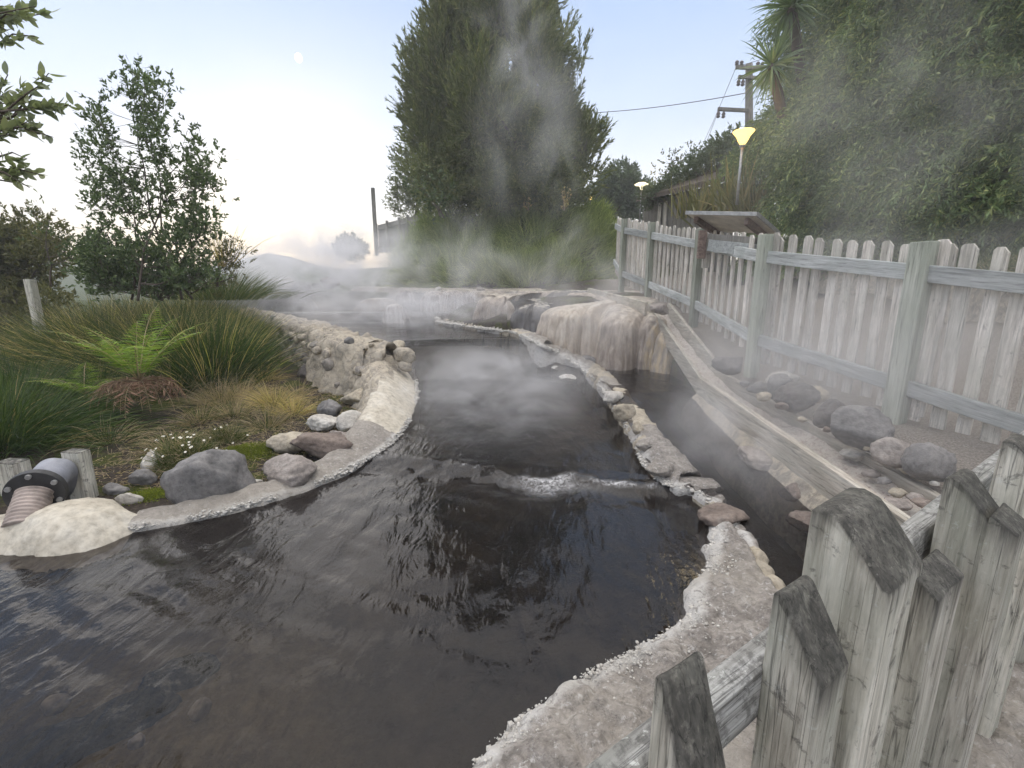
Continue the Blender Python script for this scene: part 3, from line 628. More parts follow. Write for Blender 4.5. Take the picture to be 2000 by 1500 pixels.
# plaster mound at the pipe mouth
def mound(name, outline, top, mats, parent=None, cell=.02, edge=.12, amp=.01, fs=6., base=-1.62, seed=0, rise=None, under=.05, cob=0, edgeline=None):
    O = np.array(outline)[:, :2]; lo = O.min(0)-.02; hi = O.max(0)+.02
    X, Y = np.meshgrid(np.arange(lo[0], hi[0], cell), np.arange(lo[1], hi[1], cell))
    P0 = np.stack([X, Y, 0*X], -1); jx = .035*vfbm(P0, 9, 3, seed); jy = .035*vfbm(P0, 9, 3, seed+7)
    Xw = X+jx; Yw = Y+jy
    ins = inside(O, Xw, Yw); d = pline_dist(list(O)+[O[0]], Xw, Yw)*np.where(ins, 1, -1)
    h = np.clip((d+under)/edge, 0, 1); h = np.sin(h*math.pi/2)**.8
    tz = top(X, Y) if callable(top) else top
    Z = base+(tz-base)*h+amp*vfbm(P0, fs, 5, seed)*h+.006*vfbm(P0, 40, 4, seed, .7)
    if cob:
        f1, f21 = voro(P0, 7., seed); Z = Z+cob*(np.clip(f21*2.5, 0, 1)-.5)*h
    keep = (d > -under-.02); c = keep[:-1, :-1] & keep[1:, 1:] & keep[:-1, 1:] & keep[1:, :-1]
    i = np.arange(X.size).reshape(X.shape); Fq = np.stack([i[:-1, :-1], i[:-1, 1:], i[1:, 1:], i[1:, :-1]], -1)[c]
    used = np.unique(Fq); rm = np.full(X.size, -1); rm[used] = np.arange(len(used))
    ed = np.exp(-np.clip((pline_dist(edgeline, X, Y) if edgeline is not None else 9+0*X)-.02, 0, 9)/.07).ravel()[used]
    return mesh_np(name, np.stack([X, Y, Z], -1).reshape(-1, 3)[used], rm[Fq], mats, parent, smooth=True, attrs={'edge': ed})
pm = [PZ(*q) for q in [(-260,1085,-1.47),(-100,1080,-1.47),(0,1072,-1.47),(100,1078,-1.47),(180,1062,-1.47),(250,1033,-1.46),(278,1012,-1.46),(225,980,-1.44),(150,968,-1.4),(60,965,-1.36),(0,985,-1.36),(-100,1010,-1.4),(-260,1030,-1.4)]]
o = mound('plaster_apron', pm, lambda x, y: -1.385+.07*np.exp(-((x+2.75)**2+(y-2.6)**2)/.06), M['plaster'], cell=.015, edge=.2, amp=.016, fs=3, base=-1.56)
tag(o, 'smooth cream plaster mound under the mouth of the pipe', 'mound')
# stone divider between the chute and the side channel
std = np.array([[*p, a, b_, -1.7] for p, (_, _, _, a, b_) in zip(DIVP, DIV)])
dt = thing('stone_divider', 'narrow crusted stone divider between the main stream and the side channel', 'divider', (1.0, 5.0, -1.4))
o, Qd, Nd = sweep('divider_body', std, lambda wd, cr, b_, z: kerb_prof(wd, cr, z-.5, z), .022, [M['sinter'], M['rock_cream']], 1, amp=.03, cob=.035, parent=dt, cobs=8., seed=11, amp2=.012,
    matf=lambda c: (vfbm(c, 2.2, 2, 5.) > .12).astype(int))
crust_along('white_crust', Qd, dt, 2.2, .018, -.004, rr=(.004, .013), inward=(.9, .2))
crust_along('white_crust', Qd, dt, 2.2, .035, .012, rr=(.002, .008), lo=int(len(Qd)*.2), inward=(.9, .2))
# near right bank
bk = [tuple(p[:2]) for p in BANKP] + [(-.45,.75),(-1.0,.1),(-1.2,-1.5),(1.0,-1.5),(3,-1),(3,1.2),(2.2,1.42),(1.6,1.58),(1.38,1.84)]+[tuple(p[:2]) for p in DIVP[12:16][::-1]]
o = mound('sinter_bank', bk, lambda x, y: -1.45+.05*np.clip(pline_dist(BANKP, x, y)/.3, 0, 1)+0*x, [M['sinter']], cell=.012, edge=.07, amp=.045, fs=5., base=-1.6, seed=4, cob=.03, edgeline=BANKP)
tag(o, 'grey crusted sinter bank in front of the near picket fence', 'bank')
bc = resample(BANKP, .03)
q = np.concatenate([bc, np.zeros((len(bc), 3))], 1)
o.location = (0, 0, 0)
crust_along('white_crust', q, o, 1.6, .014, .004, rr=(.003, .012), inward=(.6, -.8))
crust_along('white_crust', q+np.array([.04, -.03, .02, 0, 0, 0]), o, 4.0, .07, .012, rr=(.002, .007), inward=(.6, -.8))
# ================================================================ ROCKS
def wall_stones(n=74):
    for k, (a_, b2, z_, s_) in enumerate([(796,694,-.93,.36), (788,676,-.88,.30), (803,712,-1.05,.26)]):
        p_ = PZ(a_, b2, z_); o = rock(None, (p_[0]-.06, p_[1], z_), (s_, s_*.9, s_*.7), M[['rock_wall','rock_cream','rock_wall'][k % 3]], 280+k, cuts=6, rz=k, name='stone', sink=.55, cat=None, ic=ICO3); o.parent = wt; o.location = o.location-wt.location
    r = random.Random(33); nQ = len(Qw)
    for k in range(n):
        i = int(nQ*(.36+.63*(k/n)**1.0+r.uniform(-.008, .008))); i = min(nQ-1, i); q = Qw[i]; nn = Nw[i]; wd, cr, base = q[3:]
        f = r.random(); top = q[2]+cr
        if f < .22: off, z = wd*r.uniform(.55, .95), top-.02
        else: g_ = r.random(); off, z = wd+.03+.09*g_, (top-.08)*(1-g_)+(base+.08)*g_
        s_ = r.uniform(.13, .27)*(1.0 if f >= .22 else .7)
        o = rock(None, (q[0]+nn[0]*off, q[1]+nn[1]*off, z), (s_, s_*r.uniform(.7, 1.), s_*r.uniform(.6, .95)), M[r.choice(['rock_wall', 'rock_wall', 'rock_cream', 'rock_cream', 'rock_grey', 'rock_pink', 'sinter'])], 300+k, cuts=r.choice([6, 8, 11]), rz=r.uniform(0, 6), name='stone', sink=.5, cat=None, ic=ICO3)
        o.parent = wt; o.location = o.location-wt.location

def rock(label, c, size, m, seed, cuts=9, rz=0, group=None, name='rock', ic=None, cat='rock', sink=.25, tilt=0):
    V, Fs = (ic or ICO4); r = np.random.default_rng(seed); N = r.normal(size=(cuts, 3)); N /= np.linalg.norm(N, axis=1)[:, None]
    D = .5+.38*r.random(cuts); R = np.ones(len(V))
    dots = V @ N.T
    for k in range(cuts):
        s_ = D[k]/np.maximum(dots[:, k], 1e-3); R = np.where(dots[:, k] > 0, -np.log(np.exp(-45*R)+np.exp(-45*s_))/45, R)
    P = V*R[:, None]; P = P*(1+.12*vfbm(V, 1.6, 3, seed*1.7)[:, None]+.11*vfbm(V, 5, 5, seed*2.3, .65)[:, None]-.16*np.abs(vfbm(V, 2.6, 3, seed*3.1))[:, None])
    sz = np.array(size)/2; P = P/np.abs(P).max(0)*sz
    a = Matrix.Rotation(rz, 3, 'Z') @ Matrix.Rotation(tilt, 3, 'X'); P = P @ np.array(a).T
    me_o = mesh_np(name, P, Fs, m, None, smooth=True, attrs={'edge': np.clip(.25-.9*(P[:, 2]/sz[2]+.3), 0, .5)})
    me_o.location = (c[0], c[1], c[2]+size[2]*(.5-sink))
    return tag(me_o, label, cat, group)
def rock_px(label, x0, x1, y1, z, hfrac, m, seed, dfrac=.8, **k):
    """rock whose base sits at ground z, seen between columns x0..x1 with its foot at row y1"""
    p = PZ((x0+x1)/2, y1, z); t_ = p[1]*CP-p[2]*SP; wd = (x1-x0)*t_/F
    return rock(label, (p[0], p[1]+wd*dfrac*.4, z), (wd, wd*dfrac, wd*hfrac), m, seed, **k)
wall_stones()
G1 = 'rocks at the garden edge of the kerb'
rock_px('big smooth grey boulder behind the near kerb beside the daisies', 305, 470, 1002, -1.5, .84, M['rock_grey'], 203, rz=.3, sink=.2, cuts=22, dfrac=.7)
rock_px('flat-topped grey and pink boulder to the right of the big grey boulder', 487, 604, 962, -1.5, .62, M['rock_pink'], 5, cuts=7, sink=.15)
rock_px('long dark brown boulder with a pale rim, lying behind the kerb', 540, 690, 905, -1.5, .42, M['rock_brown'], 8, cuts=8, rz=-.1, sink=.1, dfrac=.55)
rock_px('flat cream slab leaning behind the brown boulder', 512, 610, 888, -1.5, .42, M['rock_cream'], 9, cuts=6, sink=.1, dfrac=.6)
rock_px('round pinkish stone at the right end of the brown boulder', 620, 684, 880, -1.48, .75, M['rock_pink'], 14, sink=.1)
rock_px('pale angular stone above the cream slab', 590, 660, 845, -1.5, .5, M['rock_white'], 17, cuts=7, sink=.1)
rock_px('white jagged stone leaning against the wall foot', 650, 712, 850, -1.5, .8, M['rock_white'], 19, cuts=6, sink=.1)
rock_px('grey cubic stone, rearmost of the pile by the wall', 612, 668, 820, -1.5, .75, M['rock_grey'], 21, cuts=6, sink=.1)
rock_px('cream stone tucked between the wall and the rearmost grey stone', 655, 735, 800, -1.5, .5, M['rock_cream'], 23, sink=.1)
rock_px('pale lichened boulder left of the daisies', 268, 312, 930, -1.52, 1.25, M['rock_white'], 25, sink=.15)
rock_px('grey stone in front of the pale lichened boulder', 240, 292, 955, -1.52, .75, M['rock_grey'], 27, sink=.15)
rock_px('dark stone half buried beside the wooden pipe stake', 188, 240, 972, -1.53, .55, M['rock_grey'], 29, sink=.15)
rock_px('narrow white shard standing beside the kerb', 222, 275, 990, -1.53, .7, M['rock_white'], 31, cuts=5, sink=.15, dfrac=.4)
rock_px('small white flake between two boulders', 455, 510, 950, -1.5, .22, M['rock_white'], 33, cuts=5, sink=.2, dfrac=.5)
# black wet hollow stones at the foot of the rubble wall
rock_px('black wet stone in the hollow of the rubble wall', 578, 618, 748, -1.48, 1.0, M['rock_dark'], 41, sink=.1)
rock_px('small black stone above the wet black stone in the wall', 590, 616, 700, -1.2, 1.1, M['rock_dark'], 42, sink=.1)
# stones on the divider
for k_, (lb, x0, x1, y1, z, hf, mm, sd) in enumerate([
  ('cream stone with dark spots on the divider', 1178, 1222, 782, -1.26, .6, 'rock_white', 51),
  ('brown and white stone, next nearer on the divider', 1196, 1246, 812, -1.28, .75, 'rock_cream', 52),
  ('small yellowish stone standing on the divider', 1236, 1262, 842, -1.30, 1.1, 'rock_cream', 53),
  ('pinkish flat stone on the broad part of the divider', 1246, 1320, 880, -1.33, .4, 'sinter', 54),
  ('grey rounded lump near the near end of the divider', 1262, 1335, 925, -1.36, .45, 'sinter', 55),
  ('brown stone slab at the near tip of the divider beside the side channel', 1375, 1478, 1030, -1.46, .42, 'rock_brown', 56),
  ('long brown ledge stone at the right of the divider tip', 1330, 1425, 965, -1.46, .4, 'sinter', 57),
  ('grey stone at the far bend of the divider', 1128, 1166, 712, -1.12, .7, 'rock_grey', 58),
  ('pale flat stone topped with white below the dark cascade', 1025, 1062, 660, -.86, .5, 'rock_white', 59),
  ('bluish grey stone below the cream terrace', 1062, 1096, 672, -.9, .7, 'rock_grey', 60),
  ('white round stone at the far tip of the divider', 846, 866, 628, -.84, .8, 'rock_white', 61),
  ('orange flat stone at the far tip of the divider', 868, 905, 632, -.84, .5, 'rock_brown', 62),
  ('cream stone, middle of the far arm of the divider', 905, 945, 638, -.84, .35, 'rock_cream', 63),
  ('pink stone beneath the leftmost dark cascade', 948, 972, 632, -.84, 1.0, 'rock_pink', 64)]):
    rock_px(lb, x0, x1, y1, z, hf, M[mm], sd, sink=.38, cuts=6)
for lb, x0, x1, y1, z, sd, mm in [('white ring-shaped crusted stone in the water, nearer of two', 1090, 1128, 742, -1.24, 71, 'crust'),
  ('white crusted stone in the water, farther of two', 1074, 1108, 724, -1.2, 72, 'crust'), ('brown stone between the crusted stones and the divider', 1082, 1108, 706, -1.13, 73, 'rock_brown')]:
    rock_px(lb, x0, x1, y1, z, .35, M[mm], sd, sink=.3)
# rocks at the foot of the flume
rock_px('pale pink pointed rock in the side channel under the flume', 1448, 1560, 925, -1.42, .42, M['rock_pink'], 81, rz=-.5, sink=.2, cuts=10)
rock_px('brown rock half under water below the flume', 1530, 1625, 985, -1.46, .45, M['rock_brown'], 83, rz=-.5, sink=.25, cuts=10)
rock_px('long brown submerged rock nearest the near fence post', 1555, 1640, 1045, -1.5, .5, M['rock_brown'], 84, rz=-.5, sink=.25, cuts=10)
# rocks between flume and fence
G2 = 'rocks between the flume and the picket fence'
for lb, x0, x1, y1, z, hf, mm, sd in [
  ('dark rock, farthest beside the bend of the flume', 1405, 1462, 722, -.86, .6, 'rock_dark', 90),
  ('flat grey stone beside the bend of the flume', 1470, 1512, 765, -.98, .55, 'rock_grey', 91),
  ('upright grey stone next to the flat grey stone', 1508, 1548, 768, -.95, 1.0, 'rock_grey', 92),
  ('pale tilted slab on top of the bank by the fence', 1508, 1562, 742, -.92, .35, 'rock_white', 93),
  ('dark rock behind the pale yellowish stone', 1535, 1602, 795, -1.0, .7, 'rock_dark', 94),
  ('pale yellowish stone among dark rocks', 1583, 1622, 778, -.98, .7, 'rock_cream', 95),
  ('blackish squarish rock right of the pale yellowish stone', 1600, 1655, 826, -1.02, .85, 'rock_dark', 96),
  ('large brownish grey boulder in the middle of the rock row', 1645, 1745, 872, -1.05, .72, 'rock_grey', 97),
  ('pink brown block right of the large boulder', 1732, 1808, 905, -1.08, .68, 'rock_pink', 98),
  ('grey rounded boulder, nearest in the rock row', 1800, 1888, 932, -1.1, .72, 'rock_grey', 99)]:
    w2_ = (x1-x0)*.14; rock_px(lb, x0-w2_, x1+w2_, y1+6, z, hf*1.05, M[mm], sd, sink=.2, group=G2, dfrac=.7, cuts=7)
rs = random.Random(77); spots = ['at the flume bend', 'below the pale slab', 'left of the dark rock', 'beside the blackish rock', 'under the large boulder', 'at the foot of the green post', 'next to the pink brown block', 'near the near boulder', 'above the flume edge', 'between two grey rocks']
for k in range(10):
    x0 = 1440+k*42+rs.uniform(-8, 8); y1 = 742+k*21+rs.uniform(4, 14)+6; w3 = rs.uniform(18, 34)
    rock_px('small rough stone '+spots[k]+' between flume and fence', x0, x0+w3, y1, -.95-.02*k, .6, M[rs.choice(['rock_grey', 'rock_cream', 'rock_brown', 'rock_white'])], 500+k, sink=.2, group=G2, cuts=6)
# rubble inside the near end of the flume is built with the flume
# far rocks beyond the upper pool
for lb, x0, x1, y1, hf, mm, sd in [('pale rock pile end beyond the upper pool', 522, 556, 566, .6, 'rock_white', 101), ('brown and cream boulder in the far rock pile', 545, 582, 566, .65, 'rock_cream', 102),
  ('grey boulder in the far rock pile', 574, 600, 566, .6, 'rock_grey', 103), ('small grey stone right of the far grey boulder', 594, 612, 562, .55, 'rock_grey', 104), ('brown peaked rock, rightmost beyond the upper pool', 626, 664, 562, .6, 'rock_brown', 105),
  ('low grey stone between the far boulders', 608, 630, 561, .4, 'rock_grey', 106), ('dark stone at the water below the far rock pile', 560, 600, 574, .4, 'rock_dark', 107), ('brown stone at the water below the far rock pile', 590, 620, 574, .4, 'rock_brown', 108)]:
    p = PY((x0+x1)/2, y1, 14.2); wd = (x1-x0)*14/F
    rock(lb, (p[0], 14.2, p[2]-.03), (wd, wd*.8, wd*hf+.05), M[mm], sd, sink=.05, group='rocks beyond the upper pool')
# submerged mossy boulders bottom left
for lb, px, py, zt, sx, sy, sz, rz, mm, sd in [('dark weedy boulder under the water at the near left, largest', 215, 1375, -1.525, .42, .20, .2, .55, 'weed_rock', 111), ('dark weedy boulder under the water, far end of the dark patch', 345, 1290, -1.54, .30, .14, .18, .6, 'weed_rock', 112), ('dark weedy boulder under the water at the bottom left corner', 90, 1430, -1.53, .30, .18, .18, .5, 'weed_rock', 115),
  ('small pale stone under the water among dark weedy boulders', 265, 1437, -1.51, .055, .05, .05, 0, 'rock_white', 113), ('olive stone under the water at the left', 105, 1358, -1.53, .10, .07, .08, .4, 'rock_cream', 114), ('round olive stone under the water beside the dark patch', 388, 1368, -1.53, .08, .07, .08, .4, 'rock_cream', 116)]:
    p = PZ(px, py, zt); rock(lb, (p[0], p[1], zt-sz), (sx, sy, sz), M[mm], sd, rz=rz, sink=0, cuts=5)
# ================================================================ SINTER TERRACES
def terrace(label, px, hw, r_top, r_base, yf, mk, seed, dep=.8, zb=None, rot_=0):
    t_ = yf*CP
    p = PY(px, (r_top+r_base)/2, yf); zt = PY(px, r_top, yf+hw/F*yf*.5)[2]; z0 = PY(px, r_base, yf)[2] if zb is None else zb
    R = hw*yf/F; H = zt-z0; n, k = 150, 34
    th = np.linspace(0, 2*math.pi, n, endpoint=False); s_ = np.linspace(0, 1, k)
    rr2 = np.where(s_ < .35, s_/.35*.5, .5+.5*np.sin(np.clip((s_-.35)/.5, 0, 1)*math.pi/2)); rr2 = rr2+np.clip((s_-.6)/.4, 0, 1)**1.5*.22
    hz = np.where(s_ < .35, 1-.04*(s_/.35)**2, .96-.96*np.clip((s_-.35)/.65, 0, 1)**1.7)
    TH, SS = np.meshgrid(th, s_, indexing='ij'); RR = np.broadcast_to(rr2, TH.shape); HZ = np.broadcast_to(hz, TH.shape)
    rib = vnoise(np.cos(TH)*5+seed, np.sin(TH)*5, HZ*.6)*.07+vnoise(np.cos(TH)*12+seed, np.sin(TH)*12, HZ*.8)*.045+vnoise(np.cos(TH)*2+seed, np.sin(TH)*2, HZ*.8)*.26
    side = np.clip((SS-.3)/.2, 0, 1)
    X = R*(RR+rib*(.25+.75*side))*np.cos(TH); Y = R*dep*(RR+rib*(.25+.75*side))*np.sin(TH)
    c = p[:2]+np.array([0, R*dep]); V = np.stack([X+c[0], Y+c[1], z0-.08+(H+.08)*HZ], -1)
    V[..., 2] += .03*H*vfbm(V, 9, 3, seed)*(1-side)
    i = np.arange(n*k).reshape(n, k); j = np.roll(i, -1, 0)
    Fq = np.stack([i[:, :-1], i[:, 1:], j[:, 1:], j[:, :-1]], -1).reshape(-1, 4)
    o = mesh_np('sinter_terrace', V.reshape(-1, 3), Fq, M[mk], smooth=True)
    return tag(o, label, 'terrace', 'stained sinter terraces')
def curtain(name, label, pts, mk, seed, lobes=7, back=.7, lobe_amp=.36, shift=.36, matx=None, cat='terrace'):
    """pts: px, row_base, y, row_top : a run of fused rounded lobes with drip ribs, facing the stream"""
    B = np.array([[*PY(a, rb, y), PY(a, rt, y+.12)[2]] for a, rb, y, rt in pts]); Q = resample(B, .012); n = len(Q)
    T = np.gradient(Q[:, :2], axis=0); T /= np.linalg.norm(T, axis=1)[:, None]; Nn = np.stack([T[:, 1], -T[:, 0]], 1)
    if Nn[:, 1].mean() > 0: Nn = -Nn
    L = np.concatenate([[0], np.cumsum(np.linalg.norm(np.diff(Q[:, :2], axis=0), axis=1))]); r = np.random.default_rng(seed)
    cuts = np.sort(np.concatenate([[0], (np.arange(1, lobes)+r.uniform(-.28, .28, lobes-1))*L[-1]/lobes, [L[-1]]])); k = np.clip(np.searchsorted(cuts, L, 'right')-1, 0, lobes-1)
    wd = cuts[k+1]-cuts[k]; f = (L-cuts[k])/wd; lob = np.sqrt(np.clip(1-(2*f-1)**2, 0, 1)); push = r.uniform(-.06, .1, lobes)[k]; toff = r.uniform(-.07, .03, lobes)[k]
    u = np.linspace(0, 1, 46); V = np.zeros((n, len(u), 3)); H = (Q[:, 3]-Q[:, 2])
    uu = np.clip((u-.35)/.65, 0, 1)
    for j, (a, b_) in enumerate(zip(u, uu)):
        zz = 1-.03*(a < .35)*(a/.35) if a < .35 else .97-.97*b_**(2.0+.5*vnoise(L*4, 0*L, 0*L+seed))
        off = -back*(1-a/.35) if a < .35 else .26*np.sin(min(1, b_*1.9)*math.pi/2)+.10*b_**2
        side = np.clip((a-.2)/.3, 0, 1)
        d = off*H/.55*(1 if a >= .35 else 1)+side*(lob*wd*lobe_amp*(.6+.5*b_)+push)-shift
        if a < .35: d = off+0*H+side*(lob*wd*lobe_amp*.6+push)-shift
        drip = vnoise(L*9+seed, 0*L+b_*1.6, 0*L)*.035+vnoise(L*26+seed, 0*L+b_*2.5, 0*L+3)*.02+vnoise(L*60, 0*L+b_*9, 0*L+3)*.009+.03*np.maximum(0, vnoise(L*3, 0*L+b_*5, 0*L+seed))
        d = d+drip*side
        z = Q[:, 2]-.1+(H+.1+toff*np.minimum(1, H))*zz*(1-.10*(1-lob)*side)+.012*vnoise(L*14, 0*L+a*14, 0*L)*(a < .5)
        V[:, j, :2] = Q[:, :2]+Nn*d[:, None]; V[:, j, 2] = z
    i = np.arange(n*len(u)).reshape(n, -1); Fq = np.stack([i[:-1, :-1], i[1:, :-1], i[1:, 1:], i[:-1, 1:]], -1).reshape(-1, 4)
    mi = None
    if matx is not None:
        fr = np.repeat((L/L[-1])[:-1], len(u)-1); mi = np.searchsorted(matx, fr+.03*vnoise(fr*40, V[:-1, :-1, 2].ravel()*3, 0*fr))
    o = mesh_np(name, V.reshape(-1, 3), Fq, [M[q] for q in mk], smooth=True, mi=mi)
    return tag(o, label, cat, 'stained sinter terraces')
curtain('sinter_terrace', 'large dripping sinter terrace, cream to orange, below the top of the flume', [(1068,668,7.95,594),(1088,680,7.5,590),(1130,690,7.25,588),(1180,698,7.05,592),(1225,708,6.85,600),(1262,716,6.7,612),(1300,722,6.5,640),(1345,732,6.3,668)], ['drip_cream','drip_brown','drip_orange'], 1, 6, back=.9, matx=[.5, .76])
curtain('sinter_terrace', 'dark wet rounded cascade with a white streak left of the cream terrace', [(990,655,8.9,592),(1010,656,8.5,588),(1040,656,8.35,587),(1080,658,8.4,588)], ['drip_dark'], 4, 2, back=.9, shift=.52, lobe_amp=.3)
curtain('sinter_terrace', 'grey sloping cascade with pale streaks, second left of the cream terrace', [(935,635,10.2,575),(955,645,9.6,571),(985,650,9.2,569),(1010,650,9.3,571)], ['drip_brown'], 5, 3, back=.9, shift=.45, lobe_amp=.3)
curtain('sinter_terrace', 'white striped waterfall terrace at the back of the pool', [(835,608,12.6,568),(855,608,12.3,567),(890,608,12.2,567),(925,608,12.2,568),(960,610,12.0,570)], ['drip_white','drip_brown'], 6, 6, back=.8, lobe_amp=.3, shift=.2, matx=[.78])
terrace('small pale hump in the step of the pool', 768, 22, 594, 628, 11.2, 'drip_white', 8, .8)
terrace('dark low terrace left of the white striped waterfall', 812, 44, 568, 606, 12.8, 'drip_dark', 9, .5)
terrace('low brown dripping ledge in the mist of the upper pool', 735, 40, 582, 606, 12.6, 'drip_brown', 10, .6)
terrace('dark ledge behind the rounded cascades', 1050, 75, 566, 596, 10.6, 'drip_dark', 11, .5)
terrace('dark ledge behind the large cream terrace', 1120, 60, 566, 600, 9.4, 'drip_dark', 12, .5)
terrace('small white dripping knob beside the dark low terrace', 790, 14, 566, 584, 12.3, 'drip_white', 14, .7)
terrace('dark bank at the left edge of the upper pool', 540, 55, 572, 606, 13.0, 'drip_dark', 15, .7)
# flowing sheets of the upper ledge: sinter cap rocks
for lb, x0, x1, y1, hf, mm, sd in [('pale flat cap stone over the white striped waterfall', 868, 928, 571, .12, 'rock_cream', 121), ('white stone at the left end of the cap stone', 846, 862, 569, .5, 'rock_white', 122), ('pinkish stone at the right end of the cap stone', 930, 946, 568, .5, 'rock_pink', 123)]:
    p = PY((x0+x1)/2, y1, 12.6); wd = (x1-x0)*12.6/F
    rock(lb, (p[0], 12.8, p[2]-.04), (wd, wd*.5+.1, wd*hf+.06), M[mm], sd, sink=.05)
# ground shelf behind the terraces
shelf = [(-2.6,13.2),(-1.6,12.9),(-.4,12.6),(.0,10.6),(.6,9.9),(1.3,8.9),(1.5,8.1),(2.0,7.5),(2.5,7.6),(3.0,9),(3.2,13),(2,16.5),(-6,16.8),(-4,14.6)]
o = mound('sinter_shelf', shelf, lambda x, y: np.interp(y, [7, 8, 9, 11, 13, 16], [-.27, -.24, -.13, -.09, -.07, .0])+0*x, [M['drip_brown']], cell=.06, edge=.25, amp=.03, fs=2., base=-1.0, seed=14)
tag(o, 'flat grey sinter shelf at eye level above the terraces', 'terrace')
# ================================================================ FLUME
ft = thing('wooden_flume', 'open wooden water flume with pink grey silica crust running down beside the picket fence', 'flume', (2.15, 5.3, -1.2))
FL = [PZ(1265,588,-.225), PZ(1368,736,-1.0), PZ(1600,880,-1.1), PZ(1792,1016,-1.16), None]
FR = [PZ(1305,590,-.225), PZ(1418,730,-1.0), PZ(1640,848,-1.09), PZ(1852,972,-1.16), None]
FL[4] = FL[3]+(FL[3]-FL[2])*.9; FR[4] = FR[3]+(FR[3]-FR[2])*.9
FL[2] = FL[2]; 
def wall_board(pts, th, h, nm, off):
    for a, b_ in zip(pts[:-1], pts[1:]):
        d = (b_-a); mb = MB(); n_ = max(2, int(np.linalg.norm(d)/.1))
        mb.beam(a-np.array([0, 0, h/2]), b_-np.array([0, 0, h/2]), th, h)
        mb.build(nm, M['wood_flume'], ft, bevel=.005)
wall_board(FL[:2], .045, .20, 'side_board', 0); wall_board(FR[:2], .045, .20, 'side_board', 0)
mb = MB(); mb.beam(FL[1]-np.array([0,0,.11]), FL[4]-np.array([0,0,.11]), .06, .22); mb.build('side_board', M['wood_flume'], ft, bevel=.006)
mb = MB(); mb.beam(FR[1]-np.array([0,0,.11]), FR[4]-np.array([0,0,.11]), .05, .22); mb.build('side_board', M['wood_flume'], ft, bevel=.006)
mats_sil = rock_mat('pink_silica_crust', [(.22,.17,.15), (.36,.28,.25), (.47,.39,.35), (.55,.5,.46)], 8, crust=.3, crustcol=(.58,.55,.5), bs=.9, bd=.02)
# crusted trough floor
def trough(A, B, drop, nm):
    A = resample(np.array(A), .03); Bq = resample(np.array(B), .03); n = min(len(A), len(Bq))
    A = A[np.linspace(0, len(A)-1, n).astype(int)]; Bq = Bq[np.linspace(0, len(Bq)-1, n).astype(int)]
    u = np.linspace(0, 1, 16)[None, :, None]; V = A[:, None]*(1-u)+Bq[:, None]*u
    V[..., 2] += -drop+.03*vfbm(V, 9, 4)+.018*vfbm(V, 30, 3)+.035*(np.abs(u[..., 0]-.5)*2)**2
    i = np.arange(n*16).reshape(n, 16); Fq = np.stack([i[:-1, :-1], i[:-1, 1:], i[1:, 1:], i[1:, :-1]], -1).reshape(-1, 4)
    return mesh_np(nm, V.reshape(-1, 3), Fq, mats_sil, ft, smooth=True)
trough(FL, FR, .13, 'silica_floor')
# upstream timber edge and concrete skirt below the flume
mb = MB(); mb.beam(PZ(1263,590,-.225)-np.array([0,0,.1]), PY(1150,560,9.2)-np.array([0,0,.12]), .05, .2); mb.build('edge_board', M['wood_flume'], ft, bevel=.005)
sk = np.array([[*(FL[1]+np.array([-.02, 0, -.18])), 0, 0, 0], [*(FL[2]+np.array([-.02, 0, -.18])), 0, 0, 0], [*(FL[3]+np.array([-.02, 0, -.18])), 0, 0, 0], [*(FL[4]+np.array([-.02, 0, -.2])), 0, 0, 0]])
sweep('concrete_skirt', sk, lambda a, b_, c_, z: [(-.05, z), (0, z), (.03, z-.03), (.09, z-.09), (.13, z-.16), (.17, z-.25), (.2, z-.45)], .04, [M['rock_wall']], -1, amp=.02, parent=ft, seed=21, amp2=.006)
for k_, (x0, x1, y1, hf, mm) in enumerate([(1655,1720,905,.35,'rock_white'),(1690,1725,935,.5,'rock_pink'),(1745,1780,975,.6,'rock_cream'),(1775,1812,985,.6,'rock_pink'),(1720,1750,950,.6,'rock_grey'),(1790,1830,995,.5,'rock_brown'),(1735,1790,1000,.4,'rock_pink')]):
    lb = ['pale broken board-like slab lying in the flume','pink stone beside the pale slab in the flume','cream stone in the near end of the flume','pink stone in the near end of the flume','grey stone in the middle of the flume rubble','brown stone nearest the fence rail in the flume','flat pink stone against the left side board'][k_]
    rock_px(lb, x0, x1, y1, -1.2, hf, M[mm], 130+k_, sink=.15, cuts=6)
# boulder wedged at the flume head
p = PZ(1288,602,-.3); rock('pinkish boulder wedged in the head of the flume', (p[0], p[1], -.38), (.3,.3,.18), M['rock_pink'], 140, sink=.1)
